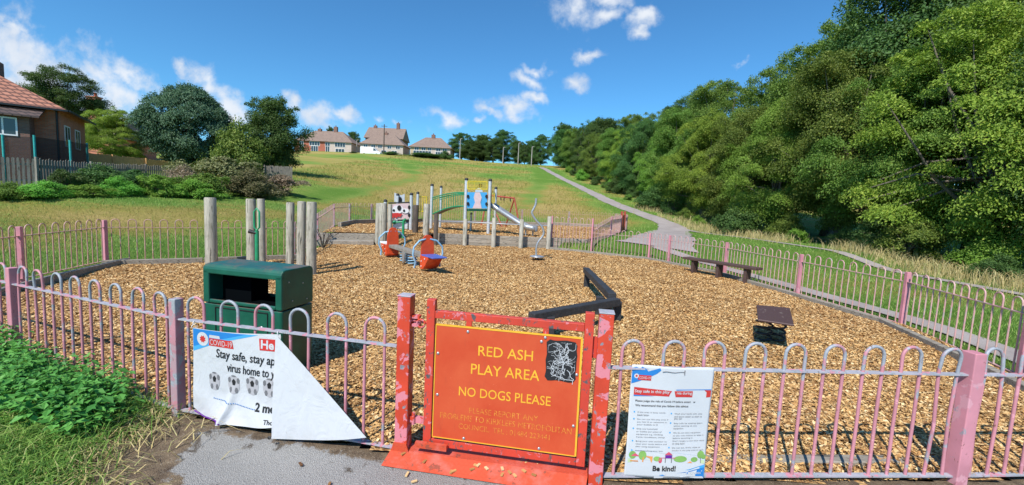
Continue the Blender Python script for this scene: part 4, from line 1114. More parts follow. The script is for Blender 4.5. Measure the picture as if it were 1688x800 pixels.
def talk_tube(px, top_, base, label, d_bend, kind):
    b_ = P(px, base, 0); h_ = Y(px, top_, b_.y).z
    t = thing('talk_tube', label, 'talk tube', (b_.x, b_.y, 0), 0, None)
    mb = MB()
    if kind == 0:
        mb.tube([(0, 0, -.1), (0, 0, h_ - .55)], .045, 12); mb.build('stem', M['greenpipe'], t)
        mb = MB(); q = h_ - .55; rr = .07
        mb.tube([(-.0, 0, q), (-.06, 0, q + .08), (-.06, 0, h_ - .12), (0, 0, h_ - .04), (.06, 0, h_ - .12), (.06, 0, q + .08)], .022, 8, closed=True); mb.build('loop', M['greenpipe'], t)
        mb = MB(); mb.tube([(-.16, -.03, q - .02), (0, -.02, q - .06)], [.05, .03], 10); mb.build('mouthpiece', M['black'], t)
    else:
        mb.tube([(0, 0, -.1), (0, 0, h_ - .16), (.02, 0, h_ - .06), (.09, 0, h_)], .05, 10); mb.build('stem', M['greenpipe'], t)
        mb = MB(); mb.tube([(-.32, .03, h_ - .16), (-.1, .03, h_ - .13), (.1, .03, h_ - .14)], .038, 10); mb.sphere((-.36, .02, h_ - .16), .08, 10, 6); mb.build('mouthpiece', M['greenpipe'], t)
    return t
talk_tube(424, 341, 452, 'green talk tube with a black mouthpiece between the tall timber posts', 0, 0)
talk_tube(664, 361, 406, 'green talk tube standing on the bark below the face panel', 0, 1)

# ------------------------------------------------------------------ two seat spring rocker
a_ = P(641, 426, 0); b_ = P(712, 453, 0)
ctr = (a_ + b_) / 2; dv = (b_ - a_); SL = dv.length; rot = math.atan2(dv.y, dv.x)
ss = thing('spring_seesaw', 'two seat spring seesaw with red backs and pale blue hoops', 'seesaw', (ctr.x, ctr.y, .03), rot)
mb = MB()
for yy in (-.09, .0, .09): mb.box((0, yy, .40), (SL * .86, .078, .09))
mb.build('beam', M['picket'], ss, bevel=.008)
for xx in (-.30, .30):
    mb = MB(); mb.tube([(xx + .12 * math.cos(t), .12 * math.sin(t), .03 + .30 * t / 25.1) for t in np.linspace(0, 25.1, 64)], .017, 7); mb.build('spring', M['bluepipe'], ss)
    mb = MB(); mb.lathe([(.001, 0), (.15, 0), (.15, .02), (.001, .02)], (xx, 0, .335), 16); mb.lathe([(.001, 0), (.16, 0), (.16, .02), (.001, .02)], (xx, 0, .0), 16); mb.build('spring_plate', M['black'], ss)
mb = MB(); mb.prism([(-.1, .36), (.14, .36), (.06, .10), (.0, .04), (-.05, .1)], .05, (0, -.14, 0), (1, 0, 0), (0, 0, 1)); mb.build('bracket', M['steel'], ss)
for sgn in (-1, 1):
    x0 = sgn * SL * .40
    oval = [(.185 * math.copysign(abs(math.cos(t)) ** .7, math.cos(t)), .50 + .42 * math.sin(t)) for t in np.linspace(0, 6.283, 26)[:-1]]
    mb = MB(); mb.prism(oval, .035, (x0, 0, .05), (0, 1, 0), (0, 0, 1)); bk = mb.build('back_panel', M['redpanel'], ss, bevel=.006)
    q_ = [(0, .42), (0, .12), (sgn * .05, .07), (sgn * .16, .08), (sgn * .32, .2), (sgn * .46, .36), (sgn * .46, .42)]
    mb = MB(); mb.prism(q_ if sgn > 0 else q_[::-1], .40, (x0, 0, .02), (1, 0, 0), (0, 0, 1))
    mb.build('seat_side', M['redpanel'], ss, bevel=.004)
    mb = MB(); mb.box((x0 + sgn * .40, 0, .455), (.68, .40, .035)); mb.build('seat', M['blueseat'] if sgn > 0 else M['white'], ss, bevel=.012)
    for sy in (-1, 1):
        mb = MB(); mb.tube([(x0 + .0, sy * .06, .86), (x0 + sgn * .03, sy * .24, .82), (x0 + sgn * .05, sy * .40, .66), (x0 + sgn * .05, sy * .42, .46), (x0 + sgn * .04, sy * .34, .28), (x0 + sgn * .02, sy * .36, .12)], .024, 8); mb.build('hoop', M['bluepipe'], ss)
    for (yy, zz) in ((-.212, .30), (-.212, .17), (-.212, .38)):
        mb = MB(); mb.sphere((x0 + sgn * (.1 if zz < .35 else .3), yy, zz), (.02, .008, .02), 8, 5); mb.build('bolt_cap', M['white'], ss)

# ------------------------------------------------------------------ standing spinner
b_ = P(885, 431, 0); sc = b_.y / F
sn = thing('standing_spinner', 'curved steel spinner pole on a round foot plate', 'spinner', (b_.x, b_.y, 0))
pp = [(884, 423), (884, 410), (887, 400), (895, 389), (896, 382), (893, 374), (884, 364), (878, 355), (877, 350), (880, 344), (883, 337), (884, 327)]
pts = []
for px, py in pp: q = Y(px, py, b_.y); pts.append(q)
mb = MB()
fine = []
for i in range(len(pts) - 1):
    p0, p1, p2, p3 = pts[max(i - 1, 0)], pts[i], pts[i + 1], pts[min(i + 2, len(pts) - 1)]
    for k in range(4):
        t = k / 4; fine.append(.5 * ((2 * p1) + (p2 - p0) * t + (2 * p0 - 5 * p1 + 4 * p2 - p3) * t * t + (3 * p1 - p0 - 3 * p2 + p3) * t ** 3))
fine.append(pts[-1]); mb.tube(fine, .038, 10); mb.build('pole', M['steel'], sn, world=True)
pz = Y(885, 423, b_.y).z
mb = MB(); mb.lathe([(.001, pz - .02), (.20, pz - .035), (.25, pz - .01), (.25, pz + .012), (.16, pz + .03), (.001, pz + .035)], (b_.x, b_.y, 0), 24); mb.build('foot_plate', M['steel'], sn, world=True)
mb = MB(); mb.tube([(b_.x, b_.y, -.1), (b_.x, b_.y, pz)], .06, 12); mb.build('stub', M['black'], sn, world=True)

# ------------------------------------------------------------------ balance beam
q1, q2, q3 = P(966, 441, .5), P(1010, 484, .5), P(876, 516, .46)
bb = thing('balance_beam', 'zigzag black timber balance beam on short legs', 'balance beam', (q2.x, q2.y, 0))
def beam(a, b, z, nm):
    mb = MB(); mb.bar(Vector((a.x, a.y, z)), Vector((b.x, b.y, z)), .135, .125); o = mb.build(nm, M['blackbeam'], bb, bevel=.012, world=True); return o
beam(q1, q2, .44, 'beam'); q2b = q2 + Vector((.05, -.16, 0)); beam(q2b, q3, .40, 'beam')
for q, dx, dy in ((q1, .02, -.1), (q2, -.16, .24), (q2, -.12, -.2), (q2, .08, -.06), (q3, .28, .16)):
    mb = MB(); mb.box((q.x + dx, q.y + dy, .155), (.12, .12, .46)); mb.build('leg', M['blackbeam'], bb, bevel=.008, world=True)

# ------------------------------------------------------------------ bench and spring platform
f1, f2 = P(1131, 425, .47), P(1252, 444, .47); dv = f2 - f1; c_ = (f1 + f2) / 2
bc = thing('bench', 'long backless brown bench on three legs beside the railing', 'bench', (c_.x, c_.y, .03), math.atan2(dv.y, dv.x))
BL = dv.length
for yy in (-.12, .0, .12):
    mb = MB(); mb.box((0, yy, .44), (BL, .112, .065)); mb.build('slat', M['brown'], bc, bevel=.008)
for xx in (-BL * .36, .0, BL * .36):
    mb = MB(); mb.box((xx, 0, .15), (.09, .24, .515)); mb.build('leg', M['brown'], bc, bevel=.008)
pz = .47; cs = [P(1247, 504, pz), P(1302, 509, pz), P(1309, 537, pz), P(1249, 528, pz)]
c_ = sum((q for q in cs), Vector()) / 4
sf = thing('spring_platform', 'brown chequered standing platform on a coil spring', 'spring platform', (c_.x, c_.y, .02))
mb = MB(); loc_ = [(q.x, q.y) for q in cs][::-1]
mb.prism(loc_, .03, (0, 0, pz), (1, 0, 0), (0, 1, 0)); mb.build('deck', M['brownplate'], sf, bevel=.01, world=True)
for off in (-.1, .1):
    mb = MB(); mb.tube([(c_.x + off + .11 * math.cos(t), c_.y + .05 + .11 * math.sin(t), .02 + .42 * t / 28.3) for t in np.linspace(0, 28.3, 70)], .016, 7); mb.build('spring', M['black'], sf, world=True)

# ------------------------------------------------------------------ climbing tower
UZ = .45
tw = thing('climbing_tower', 'climbing tower with silver posts, green arched bridge, blue panel and steel slide', 'play tower', (-2.5, 20.0, UZ))
def silver(px, top_, y, r=.065):
    x = Y(px, 350, y).x; zt = Y(px, top_, y).z
    mb = MB(); mb.tube([(x, y, UZ - .1), (x, y, zt)], r, 12); p = mb.build('post', M['silver'], tw, world=True)
    mb = MB(); mb.lathe([(r * 1.12, -.05), (r * 1.12, .01), (r * .8, .05), (.001, .06)], (x, y, zt), 12); cp_ = mb.build('cap', M['black'], p); cp_.data.transform(Matrix.Translation(-Vector(tw.location)))
    return Vector((x, y, zt))
yA, yG = 18.95, 19.15
pA = silver(635, 331, yA, .075); pB = silver(677.5, 320, 19.3, .075); pC = silver(655, 321, 20.4); pD = silver(688, 318, 20.6)
pE = silver(711, 305, 20.9, .075); pF = silver(726, 308, 22.2); pG = silver(767, 295.5, yG, .075); pH = silver(806, 297, 19.3, .075); pI = silver(816, 310, 20.7)
pJ = silver(777, 352, 20.9, .05)
def uv(px, py, y): return Y(px, py, y)
def flatp(pxs, y0, y1, th, mat, nm, par=None, px0=None, px1=None):
    xa, xb = px0 or min(p[0] for p in pxs), px1 or max(p[0] for p in pxs)
    vs = []
    for px, py in pxs:
        yy = y0 + (y1 - y0) * (px - xa) / (xb - xa + 1e-9); vs.append(Y(px, py, yy))
    n = len(vs); nv = Vector((0, th, 0)); mb = MB()
    mb.add([v for v in vs] + [v + nv for v in vs], [tuple(range(n)), tuple(range(n, 2 * n))[::-1]] + [(i, n + i, n + (i + 1) % n, (i + 1) % n) for i in range(n)])
    o = mb.build(nm, mat, par or tw, world=(par is None))
    if par is not None: o.data.transform(Matrix.Translation(-Vector(tw.location)))
    return o
def ell(cx_, cy_, rx, ry, n=16, a0=0, a1=6.283): return [(cx_ + rx * math.cos(a0 + (a1 - a0) * k / n), cy_ - ry * math.sin(a0 + (a1 - a0) * k / n)) for k in range(n + (a1 - a0 < 6))][::-1]
fp = flatp([(643, 337), (643, 362), (674, 361), (674, 335)], 19.0, 19.25, .03, M['pinkpanel'], 'face_panel', None)
kw = dict(par=fp, px0=643, px1=674)
flatp(ell(656, 345.5, 9, 6.6), 18.97, 19.22, .015, M['white'], 'face_cloud', **kw); flatp(ell(649, 347.5, 5, 4), 18.968, 19.218, .015, M['white'], 'face_cloud', **kw); flatp(ell(668, 348, 6, 4), 18.966, 19.216, .015, M['white'], 'face_cloud', **kw)
flatp(ell(658, 343, 3.4, 4.4), 18.95, 19.2, .012, M['holeblack'], 'face_hole', **kw)
for q in ((649, 347, 2, 2), (666, 347.5, 1.8, 2.2), (674.5, 342, 2.2, 3.3), (674.5, 355, 2.2, 3.3)): flatp(ell(*q), 18.95, 19.2, .012, M['holeblack'], 'face_hole', **kw)
flatp([(644, 352), (644, 358), (648, 360), (650, 357), (653, 360), (656, 357), (660, 358), (663, 353), (655, 351)], 18.96, 19.21, .012, M['redink'], 'face_mouth', **kw)
mb = MB()
mb.tube([Y(640, 335, 19.0), Y(676, 334, 19.28)], .03, 8); mb.build('panel_rail', M['black'], tw, world=True)
flatp([(650, 318), (650, 333), (667, 333), (667, 320), (661, 322)], 20.4, 20.5, .03, M['silver'], 'rear_panel'); flatp(ell(659.5, 330, 3.2, 5), 20.36, 20.46, .02, M['holeblack'], 'rear_panel_hole')
flatp([(646, 364.5), (646, 369), (690, 366), (690, 361.5)], 19.6, 20.2, .9, M['black'], 'deck')
mb = MB(); mb.box(Y(665, 372, 19.6), (.5, .5, .25)); mb.box(Y(652, 372, 19.6), (.18, .18, .45)); mb.box(Y(660, 372, 19.7), (.14, .14, .4)); mb.build('step_box', M['silver'], tw, world=True)
def grid_panel(px0, px1, t0, b0, t1, b1, y0, y1, nb, mat, nm, r=.02, rb=.012):
    mb = MB()
    A_, B_, C_, D_ = Y(px0, t0, y0), Y(px1, t1, y1), Y(px1, b1, y1), Y(px0, b0, y0)
    mb.tube([A_, B_], r, 7); mb.tube([D_, C_], r, 7)
    for k in range(nb + 1):
        t = k / nb; mb.tube([A_.lerp(B_, t), D_.lerp(C_, t)], rb if 0 < k < nb else r, 6, False)
    return mb.build(nm, mat, tw, world=True)
grid_panel(690, 703, 324.5, 349, 324.5, 349, 20.7, 20.9, 4, M['yellowpipe'], 'yellow_barrier')
mb = MB()
for t0, t1 in ((.0, 1.),):
    for (off_, nm) in ((0.0, 'near'), (1.1, 'far')):
        top_ = []; bot = []
        for k in range(15):
            t = k / 14; px = 713 + (767 - 713) * t; yy = 20.6 + (19.25 - 20.6) * t + off_
            pt = 326 - 8.5 * math.sin(min(1, t * 1.02) * math.pi * .58) ; pb = 353 - 13 * math.sin(t * math.pi * .60)
            sc_ = 1.0
            qt, qb = Y(px, pt, yy), Y(px, pb, yy)
            if off_:
                q0, q1_ = Y(px, pt, yy - off_), Y(px, pb, yy - off_); qt = q0 + Vector((.15, off_, 0)); qb = q1_ + Vector((.15, off_, 0))
            top_.append(qt); bot.append(qb)
        mb2 = MB(); mb2.tube(top_, .026, 7); mb2.tube(bot, .03, 7); mb2.tube([p.lerp(q, .12) for p, q in zip(top_, bot)], .018, 6)
        for k in range(15):
            for h_ in (0,):
                if k + h_ > 14: continue
                k2 = min(k + 1, 14); mb2.tube([top_[k].lerp(top_[k2], h_), bot[k].lerp(bot[k2], h_)], .011, 5, False)
        mb2.build('bridge_rail', M['greenpipe'], tw, world=True)
        if off_ == 0: nb_ = bot
        else:
            md = MB(); n = len(bot)
            md.add([p + Vector((0, 0, -.04)) for p in nb_] + [p + Vector((0, 0, -.04)) for p in bot], [(i, i + 1, n + i + 1, n + i) for i in range(n - 1)]); md.build('bridge_deck', M['black'], tw, world=True)
bp = flatp([(770, 317), (770, 343.5), (803, 344), (803, 317.5)], 19.08, 19.24, .03, M['skyink'], 'blue_panel')
kw = dict(par=bp, px0=770, px1=803)
flatp([(783, 317.5), (781, 326), (783, 334), (779, 343.5), (794, 343.8), (792, 334), (794, 326), (791, 317.5)], 19.05, 19.21, .015, M['pinkpanel'], 'pink_figure', **kw)
for q in ((771.5, 324, 2.2, 3), (771.5, 336, 2.2, 3), (802, 324, 2.2, 3), (802, 336.5, 2.2, 3)): flatp(ell(*q), 19.04, 19.2, .012, M['holeblack'], 'panel_hole', **kw)
flatp([(783, 316.8), (784, 313), (788, 310.5), (792, 311), (795, 314), (796, 316.8)], 20.0, 20.1, .03, M['paleink'], 'arched_panel')
flatp(ell(792, 306, 3.2, 3.2), 20.2, 20.25, .05, M['holeblack'], 'bubble_window')
grid_panel(771, 803, 299, 312, 299.5, 312.5, 19.1, 19.25, 3, M['yellowpipe'], 'yellow_barrier', .02, .008)
mb = MB()
for k in range(1, 6): mb.tube([Y(771, 299 + k * 2.2, 19.1), Y(803, 299.5 + k * 2.2, 19.25)], .008, 5)
mb.build('yellow_mesh', M['yellowpipe'], tw, world=True)
flatp([(766, 345), (766, 348), (808, 348.5), (808, 345.5)], 19.2, 19.4, 1.3, M['greenpipe'], 'deck')
grid_panel(810, 815, 316, 338, 316, 338, 19.6, 20.6, 2, M['yellowpipe'], 'yellow_barrier')
# slide
sl = []
for (px, py, yy) in ((808, 341, 19.45), (822, 350, 19.45), (840, 362, 19.4), (856, 372.5, 19.3), (868, 378.5, 19.25), (877, 380, 19.2), (882, 382, 19.2)): sl.append(Y(px, py, yy))
mb = MB(); wv = .55; vs = []
for q in sl:
    for oy, oz in ((-.03, .20), (0, -.03), (wv, -.03), (wv + .03, .20)): vs.append(q + Vector((oy * .25, oy, oz)))
fs_ = []
for i in range(len(sl) - 1):
    for k in range(3): fs_.append((i * 4 + k, i * 4 + k + 1, i * 4 + 5 + k, i * 4 + 4 + k))
mb.add(vs, fs_, True); so_ = mb.build('slide', M['steel'], tw, world=True); md_ = so_.modifiers.new('s', 'SOLIDIFY'); md_.thickness = .025
for px in (867, 879):
    q = Y(px, 379, 19.4); mb = MB(); mb.tube([(q.x, q.y, UZ - .05), (q.x, q.y, q.z + .0)], .03, 8); mb.tube([(q.x, q.y + .4, UZ - .05), (q.x, q.y + .4, q.z)], .03, 8); mb.build('slide_leg', M['steel'], tw, world=True)

# ------------------------------------------------------------------ swing frame
sg = thing('swing_frame', 'red tubular swing frame standing behind the steel slide', 'swing', (0, 25.5, .45))
ta, tb = Y(804, 322, 26.0), Y(848, 327, 24.6)
mb = MB(); mb.tube([ta, tb], .05, 10); mb.build('top_bar', M['redpipe'], sg, world=True)
for q, feet in ((tb, ((858, 372, 24.2), (833, 366, 25.3))), (ta, ((793, 369, 25.6), (829, 373, 25.0)))):
    for px, py, yy in feet:
        f_ = Y(px, py, yy); mb = MB(); mb.tube([q, (f_.x, f_.y, .40)], .042, 8); mb.build('leg', M['redpipe'], sg, world=True)
for k, t in enumerate((.25, .5, .62, .85)):
    q = ta.lerp(tb, t); mb = MB(); mb.tube([q + Vector((0, 0, .07)), q + Vector((.02, 0, -.22))], .035, 6); mb.build('chain', M['black'], sg, world=True)

# ------------------------------------------------------------------ far red gate
fg = thing('gate', 'dark red far gate between the pink railings, standing edge on', 'gate', (6.6, 25.9, .45))
for (x, y) in ((6.5, 25.55), (6.9, 26.4)):
    mb = MB(); mb.box((x, y, .45 + .60), (.12, .12, 1.36)); mb.build('post', M['redpipe'], fg, bevel=.005, world=True)
mb = MB(); mb.bar((6.53, 25.62, 1.02), (6.87, 26.33, 1.02), .03, .95); mb.build('board', M['redpipe'], fg, world=True)

# ------------------------------------------------------------------ left: house, fences, garden
HB = 1.3
hs = thing('brick_house', 'red brick house with a hipped clay tile roof behind the picket fence', 'house', (-25.6, 24.2, HB), R(34.8))
EV = 4.62
def hbox(x0, x1, y0, y1, z0, z1, mat, nm, par=hs, bevel=0):
    mb = MB(); mb.box(((x0 + x1) / 2, (y0 + y1) / 2, (z0 + z1) / 2), (x1 - x0, y1 - y0, z1 - z0)); return mb.build(nm, mat, par, bevel=bevel)
hbox(-8, 0, 0, 5.4, -1, EV, M['brick'], 'wall')
hbox(-7.5, -1.0, -.8, -.003, -1, 4.0, M['brickdark'], 'extension_wall')
rf = MB(); o_ = .38; rz = 1.95
rf.add([(-8 - o_, -o_, EV - .08), (o_, -o_, EV - .08), (o_, 5.4 + o_, EV - .08), (-8 - o_, 5.4 + o_, EV - .08), (-3.2, 2.7, EV + rz), (-4.8, 2.7, EV + rz)], [(0, 1, 4, 5), (1, 2, 4), (2, 3, 5, 4), (3, 0, 5), (0, 3, 2, 1)])
roof = rf.build('roof', M['tiles'], hs)
mb = MB(); mb.box((-3.2, 2.9, EV + rz + .05), (.62, .9, 1.1)); ch = mb.build('chimney', M['brickdark'], roof)
for k in (-.2, .22):
    mb = MB(); mb.lathe([(.12, 0), (.10, .35), (.13, .38), (.09, .38)], (-3.2, 2.9 + k, EV + rz + .6), 12); mb.build('chimney_pot', M['redpipe'], roof)
mb = MB(); mb.add([(-7.8, -1.15, 3.95), (-.55, -1.15, 3.95), (-.55, -.004, 4.5), (-7.8, -.004, 4.5), (-7.8, -1.15, 3.87), (-.55, -1.15, 3.87), (-.55, -.004, 4.42), (-7.8, -.004, 4.42)], [(0, 1, 2, 3), (4, 7, 6, 5), (0, 4, 5, 1), (1, 5, 6, 2), (0, 3, 7, 4)]); mb.build('extension_roof', M['tilesdark'], hs)
mb = MB(); mb.bar((-8.3, -.45, EV - .12), (.42, -.45, EV - .12), .10, .10); mb.bar((.45, -.4, EV - .12), (.45, 5.8, EV - .12), .10, .10); mb.build('gutter', M['black'], hs)
mb = MB(); mb.tube([(-.12, -.06, -1), (-.12, -.06, EV - .1)], .045, 8); mb.tube([(-.12, -.06, EV - .1), (-.12, -.42, EV - .1)], .045, 8); mb.build('downpipe', M['black'], hs)
def window(par, c, w, h, axis, nm='window', bars=1, deep=.06):
    mb = MB(); t = .07
    def bx(u0, u1, z0, z1, d):
        s = ((u1 - u0), d, (z1 - z0)) if axis == 'x' else (d, (u1 - u0), (z1 - z0))
        p = (c[0] + (u0 + u1) / 2, c[1], c[2] + (z0 + z1) / 2) if axis == 'x' else (c[0], c[1] + (u0 + u1) / 2, c[2] + (z0 + z1) / 2)
        mb.box(p, s)
    bx(-w / 2, w / 2, 0, t, deep); bx(-w / 2, w / 2, h - t, h, deep); bx(-w / 2, -w / 2 + t, t, h - t, deep); bx(w / 2 - t, w / 2, t, h - t, deep)
    for k in range(bars):
        u = -w / 2 + w * (k + 1) / (bars + 1); bx(u - t / 2, u + t / 2, t, h - t, deep * .9)
    f = mb.build(nm, M['upvc'], par)
    mb = MB(); s = (w - .1, .03, h - .1) if axis == 'x' else (.03, w - .1, h - .1); mb.box((c[0], c[1], c[2] + h / 2), s); mb.build('pane', M['glass'], f)
    return f
window(hs, (-1.95, -.81, 2.85), 1.05, .95, 'x')
for yy in (1.2, 3.4): window(hs, (.01, yy, 2.6), 1.1, 1.2, 'y')
window(hs, (.01, 4.6, .3), 1.4, 1.2, 'y')

def picket_run(name, label, pts, h, mat, pw, gap, group, rails=(.3, .8), pointed=True, z_extra=0.0, post_every=2.4, zs=None):
    root = thing(name, label, 'fence', (pts[0][0], pts[0][1], 0), 0, group)
    mb = MB(); ra = MB(); po = []
    acc = 0
    for i in range(len(pts) - 1):
        A_, e, nrm, L = frame(pts[i], pts[i + 1])
        zf = (lambda s: T1(*(A_ + e * s).xy[:]) + z_extra) if zs is None else (lambda s: zs[i] + (zs[i + 1] - zs[i]) * s / L)
        n = int(L / (pw + gap))
        for k in range(n):
            s = (k + .5) * L / n; z = zf(s); hh = h * random.uniform(.97, 1.03); o_ = A_ + e * s + nrm * .02
            tip = hh - (.06 if pointed else 0)
            mb.prism([(-pw / 2, 0), (pw / 2, 0), (pw / 2, tip), (0, hh) if pointed else (pw / 2, hh), (-pw / 2, tip)], .018, o_ + Vector((0, 0, z)), e, Vector((0, 0, 1)))
        for f in rails:
            ra.bar(A_ + nrm * -.02 + Vector((0, 0, zf(0) + h * f)), A_ + e * L + nrm * -.02 + Vector((0, 0, zf(L) + h * f)), .04, .08)
        m = max(1, int(L / post_every))
        for k in range(m): 
            s = k * L / m; pb = MB(); q = A_ + e * s + nrm * .05; pb.box(q + Vector((0, 0, zf(s) + h * .5)), (.10, .10, h * 1.08)); pb.build('post', mat, root, world=True)
    mb.build('pickets', mat, root, world=True); ra.build('rail', mat, root, world=True)
    return root
pk = []
for px, d in ((-60, 19.0), (60, 20.6), (150, 23.5), (240, 28.0), (335, 33.0)): q = Y(px, 300, d); pk.append((q.x, q.y))
ptop = [Y(-60, 257, 19.0).z, Y(60, 261, 20.6).z, Y(150, 268, 23.5).z, Y(240, 272, 28.0).z, Y(335, 277, 33.0).z]
picket_run('picket_fence', 'grey weathered picket fence below the brick house', pk, 1.5, M['picket'], .095, .05, None, zs=[z - 1.5 for z in ptop])
ok_ = []; ot = []
for px, py, d in ((128, 251, 28.5), (185, 256, 31.0), (240, 262, 33.0), (290, 268, 35.5), (338, 270, 38.0)): q = Y(px, py, d); ok_.append((q.x, q.y)); ot.append(q.z)
fo = picket_run('board_fence', 'new orange close board fence behind the grey pickets', ok_, 1.25, M['newwood'], .14, .004, None, pointed=False, zs=[z - 1.25 for z in ot])
sh = []; st_ = []
for px, py, d in ((436, 275, 36), (482, 277, 37)): q = Y(px, py, d); sh.append((q.x, q.y)); st_.append(q.z)
picket_run('board_fence', 'short grey board fence at the foot of the dark tree', sh, 1.1, M['picket'], .12, .01, None, pointed=False, zs=[z - 1.0 for z in st_])
# trampoline net on turquoise poles
tn = thing('trampoline_net', 'black safety net on turquoise poles in front of the brick house', 'trampoline', Y(60, 280, 21.8))
a = N('safety net mesh'); a.fin((.012, .012, .014), .9)
tb_ = a.n('ShaderNodeBsdfTransparent'); mx = a.n('ShaderNodeMixShader'); mx.inputs[0].default_value = .68
a.l(tb_.outputs[0], mx.inputs[1]); a.l(a.b.outputs[0], mx.inputs[2]); a.l(mx.outputs[0], a.out.inputs['Surface']); M['net'] = a.m
np_ = [(-40, 222, 21.0), (4, 222, 21.3), (56, 223, 21.8), (115, 231, 23.0), (143, 236, 25.0)]
tops = [Y(*q) for q in np_]; bots = [Vector((q.x, q.y, T1(q.x, q.y) - .1)) for q in tops]
for a_, b_ in zip(tops, bots):
    mb = MB(); mb.tube([b_, a_], .05, 8); mb.build('pole', M['netpost'], tn, world=True)
mb = MB(); n = len(tops); mb.add([q + Vector((0, .08, -.08)) for q in tops] + [q + Vector((0, .08, .2)) for q in bots], [(i, i + 1, n + i + 1, n + i) for i in range(n - 1)]); mb.build('net', M['net'], tn, world=True)

# ------------------------------------------------------------------ far houses on the crest
def far_house(label, px0, px1, eave, base, ridge, d, wallm, roofm, depth=8.0, halves=None, wins=(), chim=(), hip=True, storeys=True):
    a_, b_ = Y(px0, base, d), Y(px1, base, d); xw = b_.x - a_.x; ze = Y((px0 + px1) / 2, eave, d).z; zb = min(a_.z, b_.z); zr = Y((px0 + px1) / 2, ridge, d + depth / 2).z
    slope = Y(px1, eave, d).z - Y(px0, eave, d).z
    t = thing('far_house', label, 'house', (a_.x, d, zb), 0, None); H = ze - zb
    if halves:
        f_, m2 = halves
        mb = MB(); mb.box((xw * f_ / 2, depth / 2, H / 2 - 1), (xw * f_, depth, H + 2)); mb.build('wall', M[m2], t)
        mb = MB(); mb.box((xw * (1 + f_) / 2, depth / 2, H / 2 - 1), (xw * (1 - f_), depth, H + 2)); mb.build('wall', M[wallm], t)
    else:
        mb = MB(); mb.box((xw / 2, depth / 2, H / 2 - 1), (xw, depth, H + 2)); mb.build('wall', M[wallm], t)
    o = .5; r = zr - zb; ins_ = depth / 2 if hip else -.3
    ins_ = min(ins_, xw * .3)
    mb = MB(); mb.add([(-o, -o, H - .1), (xw + o, -o, H - .1), (xw + o, depth + o, H - .1), (-o, depth + o, H - .1), (ins_, depth / 2, r), (xw - ins_, depth / 2, r)], [(0, 1, 5, 4), (1, 2, 5), (2, 3, 4, 5), (3, 0, 4), (0, 3, 2, 1)]); rf_ = mb.build('roof', M[roofm], t)
    for f_, hh in chim:
        mb = MB(); mb.box((xw * f_, depth / 2, r + hh / 2 - .4), (1.0, .8, hh + .8)); mb.tube([(xw * f_, depth / 2, r + hh), (xw * f_, depth / 2, r + hh + .4)], .14, 8); mb.build('chimney', M['brickdark'], rf_)
    for fx, fz, w, h_ in wins:
        window(t, (xw * fx, -.02, H * fz), w, h_, 'x', bars=max(1, int(w / .9)))
    return t
D0 = 122
far_house('long red brick and white terraced house on the hill crest', 486, 579, 233, 252, 216, D0, 'render', 'farroof', wins=[(.12, .62, 1.2, 1.1), (.35, .62, 3.0, 1.2), (.58, .62, 1.4, 1.1), (.8, .60, 3.0, 1.3), (.35, .12, 2.0, 1.8), (.12, .15, 1.2, 1.8), (.58, .15, 1.2, 1.8), (.8, .15, 2.6, 1.2)], halves=(.62, 'farbrick'), chim=[(.33, .5), (.62, 1.3)])
far_house('pale rendered house on the crest behind the white van', 594, 664, 238, 256, 221, D0 - 2, 'render', 'farroof', wins=[(.12, .66, 1.2, .9), (.30, .66, 1.2, .9), (.46, .66, 1.2, .9), (.68, .64, 1.2, .9), (.88, .64, 1.2, .9), (.55, .15, 1.5, 1.2), (.8, .15, 1.5, 1.2)], chim=[(.5, .4)])
far_house('larger roofed house with a tall chimney behind the pale rendered one', 602, 662, 228, 250, 211, D0 + 16, 'brickdark', 'farroof', hip=False, chim=[(.16, .6), (.80, 1.7)])
far_house('tan and white semi detached house at the end of the crest row', 676, 742, 243, 258, 227, D0 - 3, 'render', 'farroof', wins=[(.16, .64, 1.2, .9), (.33, .64, 1.2, .9), (.48, .64, 1.0, .9), (.70, .62, 1.3, .9), (.86, .62, 1.3, .9), (.3, .12, 5.0, 1.4), (.72, .12, 2.0, 1.3)], halves=(.52, 'rendertan'), chim=[(.5, .8)])
q = Y(155, 172, 60); mb = MB(); mb.box((0, 0, 0), (1.3, .9, 3.0)); mb.box((0, 0, 1.55), (1.5, 1.1, .14)); 
ct = thing('chimney_stack', 'lone brick chimney showing between the garden trees', 'chimney', (q.x, q.y, q.z - .6)); mb.build('stack', M['brick'], ct)
mb = MB(); mb.lathe([(.2, 0), (.16, .5), (.2, .55), (.15, .55)], (.25, 0, 1.6), 10); mb.build('pot', M['redpipe'], ct)
mb = MB(); rw_, rh_ = 5.0, 3.0
mb.add([(-6, -4, -4.2), (6, -4, -4.2), (6, 4, -4.2), (-6, 4, -4.2), (-5, 0, -1.2), (5, 0, -1.2)], [(0, 1, 5, 4), (1, 2, 5), (2, 3, 4, 5), (3, 0, 4)]); mb.build('roof', M['farroof'], ct)
mb = MB(); mb.box((0, 0, -7.2), (11, 7, 6)); mb.build('wall', M['brick'], ct)

